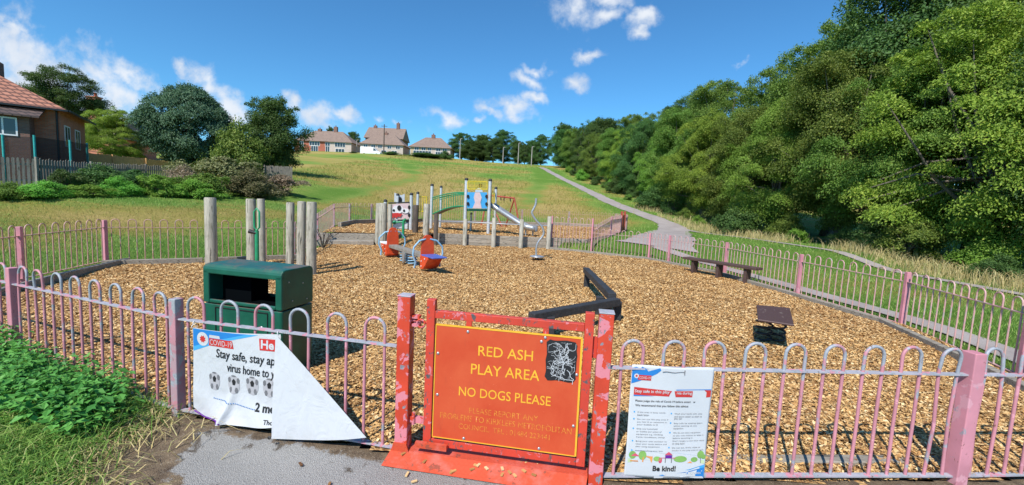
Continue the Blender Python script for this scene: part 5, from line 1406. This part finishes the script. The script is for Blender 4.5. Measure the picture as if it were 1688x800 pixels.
# white van
vb = Y(612, 257, D0 - 7); vl = (Y(628, 257, D0 - 7).x - Y(595, 257, D0 - 7).x)
vz = T1(vb.x, vb.y)
vzb = Y(612, 257.5, D0 - 7).z
vn = thing('van', 'white van parked on the crest in front of the pale houses', 'van', (vb.x, vb.y, vzb))
k = vl / 5.6
mb = MB(); mb.prism([(-2.8 * k, .35 * k), (2.75 * k, .35 * k), (2.8 * k, 1.0 * k), (2.55 * k, 1.2 * k), (1.75 * k, 1.45 * k), (1.15 * k, 2.15 * k), (.8 * k, 2.35 * k), (-2.7 * k, 2.4 * k), (-2.8 * k, 2.2 * k)], 1.9 * k, (0, 0, 0), (1, 0, 0), (0, 0, 1)); mb.build('body', M['white'], vn, bevel=.05)
mb = MB(); mb.prism([(.85 * k, 1.4 * k), (1.68 * k, 1.45 * k), (1.15 * k, 2.05 * k), (.85 * k, 2.05 * k)], .02, (0, -.96 * k, 0), (1, 0, 0), (0, 0, 1)); mb.build('window', M['glass'], vn)
for xx in (-1.7, 1.75):
    mb = MB(); mb.lathe([(.001, -.12 * k), (.34 * k, -.12 * k), (.36 * k, 0), (.34 * k, .12 * k), (.001, .12 * k)], (xx * k, -.86 * k, .36 * k), 16, Matrix.Rotation(R(90), 3, 'X')); mb.build('wheel', M['black'], vn)

def pole(px, top_, base, d, r, name, label, mat, arm=0, group=None):
    q = Y(px, base, d); zt = Y(px, top_, d).z
    zb = min(q.z, T1(q.x, d)) - .2
    t = thing(name, label, 'pole' if name != 'street_lamp' else 'street lamp', (q.x, d, zb), 0, group)
    mb = MB(); mb.tube([(0, 0, 0), (0, 0, zt - zb)], [r, r * .7], 8); mb.build('shaft', mat, t)
    mb = MB()
    if arm: mb.bar((0, 0, zt - zb), (arm, 0, zt - zb + .05), .12, .12); mb.build('lamp_head', M['concrete'], t)
    else: mb.bar((-.8, 0, zt - zb - .5), (.8, 0, zt - zb - .5), .1, .12); mb.build('cross_arm', mat, t)
    return t
pole(632.5, 205, 258, D0 - 8, .17, 'telegraph_pole', 'dark telegraph pole rising in front of the pale house and van', M['postdark'])
LG = 'street lamps along the far road'
pole(588, 231, 247, D0 + 2, .13, 'street_lamp', 'short pale lamp post between the terrace and the pale house', M['concrete'], .5, LG)
pole(758, 229, 258, D0 - 5, .14, 'street_lamp', 'tall pale lamp post in front of the dark trees nearest the houses', M['concrete'], .5, LG)
pole(829, 243, 264, D0 - 8, .13, 'street_lamp', 'lamp post in the middle of the far tree line', M['concrete'], .5, LG)
pole(854, 236, 266, D0 - 8, .13, 'street_lamp', 'lamp post against the paler gap of the far tree line', M['concrete'], .5, LG)
pole(876, 242, 269, D0 - 12, .14, 'street_lamp', 'pale lamp post at the top of the tarmac path', M['concrete'], .5, LG)

# ------------------------------------------------------------------ trees
t_mid = make_tree('broadleaf_tree', 21, 10.0, .6, 3.5, 135, 135000, .108, M['leaf_mid'], 'x', rc=(.4, 1.05), droop=.4, flat=.5, spikes=34, shell=.5, limbs=34)
t_tall = make_tree('broadleaf_tree', 34, 12.5, 2.0, 3.4, 150, 115000, .135, M['leaf_deep'], 'x', rc=(.45, 1.05), droop=.25, flat=.7, shell=.35, spikes=36)
t_feath = make_tree('broadleaf_tree', 47, 9.0, .5, 3.7, 150, 135000, .108, M['leaf_yellow'], 'x', rc=(.4, 1.0), droop=.55, flat=.36, shell=.5, limbs=34, wfac=.45, spikes=26)
t_bush = make_tree('leafy_bush', 58, 2.4, .12, 1.5, 60, 12000, .13, M['leaf_bright'], 'x', cat='bush', rc=(.3, .6), droop=.3, flat=.6, shell=.35, limbs=10)
t_round = make_tree('conifer_tree', 66, 8.6, .2, 4.15, 420, 95000, .24, M['leaf_blue'], 'x', rc=(.5, .85), droop=.6, flat=.45, shell=.72, top=.45, wfac=.36, lobe=.35)
t_dark = make_tree('broadleaf_tree', 72, 9.0, .5, 3.3, 170, 52000, .2, M['leaf_deep'], 'x', rc=(.5, 1.0), droop=.2, flat=.75, spikes=26, shell=.35)

t_scrub = make_tree('bramble_bush', 91, 2.2, .1, 1.6, 46, 11000, .13, M['leaf_dull'], 'x', cat='bush', rc=(.22, .6), droop=.5, flat=.5, shell=.3, limbs=26, spikes=16)
def at_tree(proto, px, top_, d, width_px, H0, R0, label, mat, base=None, rz=0, name=None, group=None):
    q = Y(px, top_, d); zb = T1(q.x, d) if base is None else base
    h = q.z - zb; w = width_px / F * d / 2
    return place(proto, q.x, d, (w / R0, w / R0, h / H0), rz, label, mat, group, z=zb, name=name)
at_tree(t_round, 309, 138, 37, 128, 8.6, 4.15, 'big rounded blue green conifer behind the orange fence', 'leaf_blue')
at_tree(t_dark, 450, 160, 42, 96, 9.0, 3.3, 'dark leafy tree at the edge of the garden hedge, next to the far terrace', 'leaf_deep', rz=1.0)
at_tree(t_tall, 100, 112, 41, 104, 12.5, 3.4, 'dark ragged tree behind the brick house roof', 'leaf_deep', rz=3.4)
at_tree(t_feath, 184, 180, 35, 100, 9.0, 3.7, 'yellow green rounded tree between the house and the conifer', 'leaf_yellow', rz=.6)
at_tree(t_bush, 390, 209, 33, 84, 2.4, 1.5, 'olive green rounded shrub in front of the dark tree', 'leaf_mid', rz=1.1)
BG = 'overgrown bushes along the picket fence'
for i, (px, top_, d, w, mat, lab) in enumerate((
        (380, 262, 29.5, 118, 'leaf_dull', 'wide brambly bush under the olive shrub'), (300, 277, 25.5, 70, 'leaf_pink', 'pinkish seeding willowherb clump between the brambles'),
        (455, 288, 31, 74, 'leaf_pink', 'pinkish brown willowherb clump at the hedge end by the hill'), (415, 283, 28, 80, 'leaf_dull', 'dull low bush beneath the grey board fence'),
        (110, 280, 20.3, 60, 'leaf_deep', 'dark bramble against the tall pickets'), (160, 274, 22, 84, 'leaf_deep', 'dark bramble climbing the picket fence where the orange fence starts'), (215, 280, 23.5, 76, 'leaf_deep', 'dark bush below the orange fence'),
        (195, 293, 21.5, 56, 'leaf_bright', 'bright green bush with white flowers below the dark brambles'), (258, 288, 23, 70, 'leaf_bright', 'bright green bush below the blue green conifer'), (75, 300, 18.8, 70, 'leaf_bright', 'low bright weeds at the foot of the tall pickets'), (345, 287, 25.5, 80, 'leaf_mid', 'green bush between the two pinkish clumps'),
        (15, 302, 18.2, 60, 'leaf_mid', 'low weeds at the near end of the pickets'), (138, 303, 20, 60, 'leaf_bright', 'low nettle bed in front of the brambles'), (320, 298, 24, 70, 'leaf_bright', 'low green bush at the meadow edge'))):
    at_tree(t_scrub if i % 2 == 0 else t_bush, px, top_, d, w, 2.2 if i % 2 == 0 else 2.4, 1.6 if i % 2 == 0 else 1.5, lab, mat, rz=i * 1.3, group=BG)
# trees along the crest
CG = 'trees along the far road'
for i, (px, top_, d, w, lab) in enumerate(((762, 218, 128, 40, 'dark tree at the house end of the far tree line'), (797, 222, 128, 44, 'dark tree second from the houses in the far tree line'), (832, 215, 130, 48, 'tallest airy tree of the far tree line'), (855, 232, 122, 26, 'small tree beside the far lamp post'), (815, 228, 122, 36, 'low dark tree in the middle of the far tree line'), (780, 232, 122, 40, 'low bushy tree under the far tree line'), (866, 236, 118, 20, 'little tree at the top of the path'), (878, 231, 132, 30, 'tree closing the gap between the far tree line and the wood'), (894, 222, 130, 34, 'broad tree where the wood meets the crest'))):
    at_tree(t_dark if i % 2 else t_mid, px, top_, d, w, 9.0 if i % 2 else 10.0, 3.3 if i % 2 else 3.5, lab, 'leaf_deep', rz=i * 1.1, group=CG)
at_tree(t_dark, 583, 217, 138, 24, 9.0, 3.3, 'rounded tree in the gap between terrace and pale house', 'leaf_deep', rz=2)
at_tree(t_dark, 545, 209, 150, 16, 9.0, 3.3, 'small treetop showing over the terrace roof', 'leaf_deep', rz=4)
for i, (px, w, lab) in enumerate(((645, 26, 'clipped hedge beside the white van'), (700, 60, 'low garden hedge before the tan and white house'), (582, 12, 'small bush beside the short lamp post'), (735, 24, 'bush at the end of the crest row'))):
    at_tree(t_bush, px, 250 if i != 1 else 252.5, D0 - 9, w, 2.4, 1.5, lab, 'leaf_deep', rz=i, group='garden bushes on the crest')

# the wood along the path
ey = [6, 14, 18, 24, 30, 37, 47, 62, 80, 102, 128]; ex_ = [17.2, 17.2, 17.2, 16.7, 15.6, 14.4, 13.4, 12.6, 11.0, 9.4, 9.0]
def edge_x(y): return float(np.interp(y, ey, ex_))
WG = 'trees of the wood beside the path'
front = [(9.5, 'feath', 'leaf_mid', 1.1), (14.2, 'mid', 'leaf_deep', 1.1), (17.8, 'feath', 'leaf_yellow', 1.25), (21.8, 'feath', 'leaf_mid', 1.12), (25.8, 'mid', 'leaf_mid', 1.08), (29.8, 'feath', 'leaf_bright', 1.05), (34.2, 'mid', 'leaf_mid', 1.02), (38.8, 'feath', 'leaf_yellow', .98), (43.4, 'mid', 'leaf_mid', .98), (48.8, 'feath', 'leaf_bright', .95), (54.6, 'mid', 'leaf_deep', .95), (61, 'feath', 'leaf_yellow', .92), (68, 'mid', 'leaf_mid', .92), (76, 'feath', 'leaf_mid', .92), (85, 'mid', 'leaf_deep', .95), (95, 'mid', 'leaf_mid', .95), (106, 'dark', 'leaf_deep', 1.1), (118, 'dark', 'leaf_deep', 1.2)]
protos = {'feath': t_feath, 'mid': t_mid, 'tall': t_tall, 'dark': t_dark}
kindword = {'leaf_yellow': 'yellow green feathery', 'leaf_mid': 'mid green leafy', 'leaf_deep': 'deep green dense', 'leaf_bright': 'fresh green feathery'}
ordw = ['nearest', 'second', 'third', 'fourth', 'fifth', 'sixth', 'seventh', 'eighth', 'ninth', 'tenth', 'eleventh', 'twelfth', 'thirteenth', 'fourteenth', 'fifteenth', 'sixteenth', 'second farthest', 'farthest']
for i, (y, k, m_, s) in enumerate(front):
    x = edge_x(y) + 3.1 + .5 * math.sin(i * 2.3)
    place(protos[k], x, y, (s * 1.0, s * 1.0, s * (1.0 + .06 * math.sin(i * 1.9))), i * 1.7, '%s tree, %s along the front of the wood from the play area' % (kindword[m_], ordw[i]), m_, WG)
back = [(11, 'tall', 'leaf_yellow', 1.25), (16.5, 'tall', 'leaf_yellow', 1.3), (21.5, 'tall', 'leaf_deep', 1.42), (26.0, 'tall', 'leaf_deep', 1.42), (31, 'tall', 'leaf_mid', 1.25), (36.5, 'tall', 'leaf_mid', 1.1), (43, 'mid', 'leaf_mid', 1.32), (51, 'mid', 'leaf_deep', 1.24), (60, 'mid', 'leaf_mid', 1.22), (71, 'mid', 'leaf_mid', 1.15), (85, 'dark', 'leaf_deep', 1.25), (100, 'dark', 'leaf_deep', 1.25)]
ordb = ['nearest', 'second', 'third', 'fourth', 'fifth', 'sixth', 'seventh', 'eighth', 'ninth', 'tenth', 'eleventh', 'farthest']
for i, (y, k, m_, s) in enumerate(back):
    x = edge_x(y) + 8.0 + .8 * math.sin(i * 1.7)
    place(protos[k], x, y + 1.2, s, i * 2.1 + .4, '%s treetop, %s in the second row of the wood' % (kindword[m_].replace(' feathery', ''), ordb[i]), m_, WG)
ug = 'undergrowth bushes at the wood edge'
for i in range(30):
    y = 8.5 + i * 1.35 + (i * i) * .05; x = edge_x(y) + .55 + .8 * math.sin(i * 2.7)
    m_ = ('leaf_deep', 'leaf_bright', 'leaf_mid', 'leaf_deep')[i % 4]; s = (.62 + .25 * math.sin(i * 1.3)) * (1.0 if m_ != 'leaf_deep' else 1.15)
    place(t_scrub if i % 3 == 0 else t_bush, x, y, (s, s, s * .85), i * 1.1, 'low %s bush among the undergrowth at the foot of the wood' % {'leaf_deep': 'dark green', 'leaf_bright': 'bright green', 'leaf_mid': 'mid green'}[m_], m_, ug + ' (' + {'leaf_deep': 'dark', 'leaf_bright': 'bright', 'leaf_mid': 'mid'}[m_] + ' green)')

# ------------------------------------------------------------------ grass and weeds
def off_limits(x, y):
    return inside(x, y, LOWER) | inside(x, y, UPPER) | (dist_line(x, y, PATH_HILL) < .95) | ((y < 25) & (dist_line(x, y, PATH_HILL) < 1.6)) | (dist_line(x, y, PATH_SIDE) < .25) | (dist_line(x, y, PATH_WOOD) < .24)
def field(n, ymax_w, hf, name, mat, sel, label, ylo=3.0, yhi=112, wk=.0016, seed=1, lean=.5):
    g = np.random.default_rng(seed)
    y = ylo * (yhi / ylo) ** (g.random(n) ** .8); u = g.uniform(-1.28, 1.28, n); x = u * y
    k = ~off_limits(x, y) & (x < np.interp(y, ey, ex_) + .6) & (x > -30) & ~((y < 3.9) & (x > -6.2)) & ~((x < -20) & (y > 21.5) & (y < 34))
    dr = dryness(x, y) + .3 * (g.random(n) - .5)
    k &= sel(dr, g.random(n))
    x, y, dr = x[k], y[k], dr[k]; z = terrain(x, y) - .02
    h = hf(x, y, g.random(len(x))); w = (.006 + wk * y * .55)
    mown_ = np.minimum(dist_line(x, y, MOWN[0]), dist_line(x, y, MOWN[1]))
    h = h * np.where(mown_ < 1.6, .35, 1)
    o = blades(x, y, z, h, w, lean, M[mat], name, False, g); return tag(o, label, 'grass', kind='stuff')
field(330000, 0, lambda x, y, r: .04 + .07 * r + .001 * y, 'grass', 'gblade', lambda d, r: (d < .54), 'green meadow grass on the slope outside the railings', seed=3)
field(300000, 0, lambda x, y, r: (.05 + .10 * r + .25 * r ** 4) * (.40 + .6 * sstep(30, 42, y)) + .0012 * y, 'dry_grass', 'mblade', lambda d, r: (d > .46), 'tall half dry grass on the hillside', seed=4, lean=.7)
# dry stems at the edge of the wood
g = np.random.default_rng(8); n = 12000
y = 7 * (46 / 7) ** g.random(n); x = np.interp(y, ey, ex_) - .9 + .9 * g.normal(size=n)
k = ~off_limits(x, y) & (lump(x, y, 2.2, 6) > -.25); x, y = x[k], y[k]
tag(blades(x, y, terrain(x, y) - .02, .2 + .6 * g.random(len(x)) ** 1.6, .010 + .0006 * y, .45, M['dblade'], 'dry_grass', True, g), 'tall straw coloured grass along the foot of the wood', 'grass', kind='stuff')
# verge in front of the near railing
g = np.random.default_rng(9); n = 90000
x = g.uniform(-6.4, -1.9, n); y = g.uniform(.8, 4.6, n)
line = np.interp(x, [-8.2, -5.2, -2.77], [5.5, 4.36, 3.46])
edge = np.interp(y, [.8, 2.0, 2.6, 3.0, 3.4, 3.8], [-2.05, -2.45, -2.85, -3.1, -3.0, -3.2])
k = (y < line - .05) & (x < edge + .18 * g.normal(size=n)); x, y = x[k], y[k]
hh = .10 + .20 * g.random(len(x)) ** 1.5
tag(blades(x, y, terrain(x, y) - .01, hh, .008, .8, M['gblade'], 'grass', True, g), 'long lush green grass on the verge beside the asphalt', 'grass', kind='stuff')
n = 5200; x = g.uniform(-3.7, -1.75, n); y = g.uniform(.9, 3.7, n); e2 = np.interp(y, [.8, 2.0, 2.6, 3.0, 3.4, 3.8], [-2.05, -2.45, -2.85, -3.1, -3.0, -3.2])
k = np.abs(x - e2 - .12) < .30 * np.abs(g.normal(size=n)); x, y = x[k], y[k]
tag(blades(x, y, terrain(x, y) + .012, .06 + .10 * g.random(len(x)), .008, 2.2, M['dblade'], 'dry_grass', True, g), 'flattened straw lying on the bare soil edge of the verge', 'grass', kind='stuff')
# nettles: stems with paired leaves
g = np.random.default_rng(10); n = 620
u = g.uniform(0, 1, n); sx_ = -5.9 + 2.85 * u; base_line = np.interp(sx_, [-8.2, -5.2, -2.77], [5.5, 4.36, 3.46])
sy_ = base_line - .08 - .85 * g.random(n) ** .8 * (1 - .35 * u)
hs_ = (.14 + .36 * g.random(n) ** 1.2) * (1 - .25 * u)
C_, A2, N2, S2 = [], [], [], []
st = MB()
for i in range(n):
    x0, y0, h_ = sx_[i], sy_[i], hs_[i]; z0 = T1(x0, y0); lx, ly = g.normal(size=2) * .12 * h_ * 2
    if i % 3 == 0: st.tube([(x0, y0, z0), (x0 + lx * .4, y0 + ly * .4, z0 + h_ * .6), (x0 + lx, y0 + ly, z0 + h_)], [.004, .003, .0015], 4, False)
    m = int(h_ / .035) + 3
    for k_ in range(m):
        t = (k_ + .6) / m; aa = k_ * 1.57 + i; 
        for s_ in (0, math.pi):
            dx, dy = math.cos(aa + s_), math.sin(aa + s_); L_ = (.075 if t < .85 else .05) * g.uniform(.7, 1.3)
            C_.append((x0 + lx * t + dx * L_ * .6, y0 + ly * t + dy * L_ * .6, z0 + h_ * t + g.normal() * .01)); A2.append((dx, dy, -.25 + .3 * g.normal())); N2.append((.2 * g.normal(), .2 * g.normal(), 1)); S2.append(L_)
V, Fq = leaf_cards(np.array(C_), np.array(A2), np.array(N2), np.array(S2), .62)
tag(np_mesh('nettles', V, Fq, M['weed']), 'dense bed of nettles and leafy weeds growing against the near railing', 'weeds', kind='stuff')
tag(st.build('weed_stems', M['gblade']), 'thin stems of the nettle bed', 'weeds', kind='stuff')
# dead thistle by the steps
th = thing('thistle', 'dead dark thistle sprig beside the timber steps', 'plant', P(532, 412, 0))
mb = MB(); g = np.random.default_rng(12)
for k in range(9):
    a_ = g.uniform(0, 6.28); r_ = g.uniform(.15, .5); h_ = g.uniform(.25, .75)
    mb.tube([(0, 0, 0), (r_ * .4 * math.cos(a_), r_ * .4 * math.sin(a_), h_ * .6), (r_ * math.cos(a_), r_ * math.sin(a_), h_)], [.018, .014, .008], 5); mb.sphere((r_ * math.cos(a_), r_ * math.sin(a_), h_), .03, 6, 4)
mb.build('stalks', M['postdark'], th)

# ------------------------------------------------------------------ sky, sun, camera
SUN_EL, SUN_DIR = R(49), Vector((-.454, -.891, 0)).normalized()
w = bpy.data.worlds.new('World'); scene.world = w; w.use_nodes = True
nt_ = w.node_tree; nt_.nodes.clear()
def wn(t, **kw):
    x = nt_.nodes.new(t)
    for k, v in kw.items():
        if k in x.inputs: x.inputs[k].default_value = v
        else: setattr(x, k, v)
    return x
L = nt_.links.new
out = wn('ShaderNodeOutputWorld'); bg = wn('ShaderNodeBackground'); bg.inputs['Strength'].default_value = .1
sky = wn('ShaderNodeTexSky', sky_type='NISHITA'); sky.sun_disc = False; sky.sun_elevation = SUN_EL; sky.sun_rotation = math.atan2(SUN_DIR.x, SUN_DIR.y) % (2 * math.pi)
sky.air_density = 1.0; sky.dust_density = .2; sky.ozone_density = 3.0; sky.altitude = 150
tc = wn('ShaderNodeTexCoord'); sep = wn('ShaderNodeSeparateXYZ'); L(tc.outputs['Generated'], sep.inputs[0])
def wm(op, a, b=0.0, c=None):
    x = wn('ShaderNodeMath', operation=op)
    for i, v in enumerate((a, b) if c is None else (a, b, c)):
        if hasattr(v, 'links'): L(v, x.inputs[i])
        else: x.inputs[i].default_value = v
    return x.outputs[0]
ysafe = wm('MAXIMUM', sep.outputs[1], .05)
com = wn('ShaderNodeCombineXYZ'); L(wm('DIVIDE', sep.outputs[0], ysafe), com.inputs[0]); L(wm('DIVIDE', sep.outputs[2], ysafe), com.inputs[1])
uvv = com.outputs[0]
wz = wn('ShaderNodeTexNoise'); L(uvv, wz.inputs['Vector']); wz.inputs['Scale'].default_value = 16; wz.inputs['Detail'].default_value = 5
wv1 = wn('ShaderNodeVectorMath', operation='SUBTRACT'); L(wz.outputs['Color'], wv1.inputs[0]); wv1.inputs[1].default_value = (.5, .5, .5)
wv2 = wn('ShaderNodeVectorMath', operation='SCALE'); L(wv1.outputs[0], wv2.inputs[0]); wv2.inputs['Scale'].default_value = .085
wv3 = wn('ShaderNodeVectorMath', operation='ADD'); L(uvv, wv3.inputs[0]); L(wv2.outputs[0], wv3.inputs[1]); uvd = wv3.outputs[0]
nz1 = wn('ShaderNodeTexNoise'); L(uvv, nz1.inputs['Vector']); nz1.inputs['Scale'].default_value = 11; nz1.inputs['Detail'].default_value = 8; nz1.inputs['Roughness'].default_value = .58; nz1.inputs['Distortion'].default_value = .25
nz2 = wn('ShaderNodeTexNoise'); L(uvv, nz2.inputs['Vector']); nz2.inputs['Scale'].default_value = 5; nz2.inputs['Detail'].default_value = 6; nz2.inputs['Roughness'].default_value = .55
CL = [(60, 112, 180, 54, 14, -.05), (165, 138, 112, 36, 20, -.05), (-50, 75, 150, 62, 12, 0), (215, 130, 50, 20, 15, 0), (70, 150, 160, 34, 4, 0), (195, 172, 40, 10, 0, .35), (20, 45, 60, 18, 25, .3),
      (305, 113, 26, 12, 25, .1), (338, 142, 46, 26, 38, 0), (378, 168, 46, 28, 36, 0), (372, 190, 50, 22, 10, 0),
      (486, 166, 24, 18, 10, 0), (522, 184, 58, 22, 10, 0), (562, 188, 42, 14, 12, .1), (622, 190, 20, 11, 0, .4), (656, 195, 20, 8, 0, .5),
      (738, 193, 36, 15, 0, .05), (792, 193, 14, 9, 0, .25), (846, 178, 46, 16, 10, .05), (880, 167, 30, 12, -5, .1), (812, 178, 28, 11, 0, .25),
      (882, 115, 28, 11, 0, .2), (872, 134, 34, 15, 10, .15), (946, 14, 46, 28, 0, .05), (1000, 22, 40, 17, -15, .2), (1056, 36, 30, 16, -25, .1), (1048, 60, 18, 14, 0, .2),
      (973, 89, 32, 13, 0, .15), (950, 136, 32, 17, -20, .45), (1220, 100, 30, 9, -10, .4), (1000, -10, 60, 20, 0, .1)]
best = None
for (px, py, rx, ry, rot, weak) in CL:
    d = ray(px, py); u0, v0 = d.x / d.y, d.z / d.y
    mp = wn('ShaderNodeMapping', vector_type='TEXTURE'); mp.inputs['Location'].default_value = (u0, v0, 0); mp.inputs['Rotation'].default_value = (0, 0, R(-rot - 2.8)); mp.inputs['Scale'].default_value = (rx * 1.12 / F, ry * 1.12 / F, 1)
    L(uvd, mp.inputs['Vector'])
    ln = wn('ShaderNodeVectorMath', operation='LENGTH'); L(mp.outputs[0], ln.inputs[0])
    v = wm('SUBTRACT', 1.0 - weak * .9, ln.outputs['Value'])
    best = v if best is None else wm('MAXIMUM', best, v)
nz3 = wn('ShaderNodeTexNoise'); L(uvv, nz3.inputs['Vector']); nz3.inputs['Scale'].default_value = 34; nz3.inputs['Detail'].default_value = 7; nz3.inputs['Roughness'].default_value = .6
dens = wm('ADD', wm('ADD', wm('MULTIPLY', best, .85), wm('MULTIPLY', wm('SUBTRACT', nz1.outputs['Fac'], .50), 2.1)), wm('MULTIPLY', wm('SUBTRACT', nz3.outputs['Fac'], .5), .8))
mr = wn('ShaderNodeMapRange', interpolation_type='SMOOTHSTEP'); L(dens, mr.inputs[0]); mr.inputs[1].default_value = -.10; mr.inputs[2].default_value = .85
front_ = wm('GREATER_THAN', sep.outputs[1], .06)
fac = wm('MULTIPLY', wm('MULTIPLY', mr.outputs[0], front_), .95)
cr2 = wn('ShaderNodeValToRGB'); L(wm('ADD', wm('MULTIPLY', nz2.outputs['Fac'], .9), wm('MULTIPLY', best, .25)), cr2.inputs[0])
cr2.color_ramp.elements[0].position = .3; cr2.color_ramp.elements[0].color = (4.7, 5.6, 7.0, 1)
cr2.color_ramp.elements[1].position = .72; cr2.color_ramp.elements[1].color = (7.6, 8.0, 8.6, 1)
tint = wn('ShaderNodeMix', data_type='RGBA', blend_type='MULTIPLY'); tint.inputs[0].default_value = 1.0
L(sky.outputs[0], tint.inputs[6]); tint.inputs[7].default_value = (.55, 1.13, 1.45, 1)
mixc = wn('ShaderNodeMix', data_type='RGBA'); L(fac, mixc.inputs[0]); L(tint.outputs[2], mixc.inputs[6]); L(cr2.outputs[0], mixc.inputs[7])
L(mixc.outputs[2], bg.inputs['Color']); L(bg.outputs[0], out.inputs['Surface'])

sd = bpy.data.lights.new('sun', 'SUN'); sd.energy = 5.0; sd.angle = R(.53); sd.color = (1.0, .95, .87)
so = bpy.data.objects.new('sun', sd); COL.objects.link(so)
dirv = Vector((SUN_DIR.x * math.cos(SUN_EL), SUN_DIR.y * math.cos(SUN_EL), math.sin(SUN_EL)))
so.rotation_euler = dirv.to_track_quat('Z', 'Y').to_euler(); so.location = (-20, -30, 40)

cd = bpy.data.cameras.new('camera'); cam = bpy.data.objects.new('camera', cd); COL.objects.link(cam)
cd.sensor_width = 36; cd.sensor_fit = 'HORIZONTAL'; cd.lens = F / 1688 * 36; cd.clip_start = .05; cd.clip_end = 3000
Mc = Matrix((RT, UP, -FW)).transposed().to_4x4(); Mc.translation = Vector((0, 0, CZ)); cam.matrix_world = Mc
scene.camera = cam
vs = scene.view_settings; vs.view_transform = 'Standard'; vs.look = 'None'; vs.exposure = .2; vs.gamma = 1; vs.use_curve_mapping = False
scene.cycles.max_bounces = 6; scene.cycles.diffuse_bounces = 3; scene.cycles.transparent_max_bounces = 8; scene.cycles.caustics_reflective = False; scene.cycles.caustics_refractive = False
scene.cycles.use_denoising = True
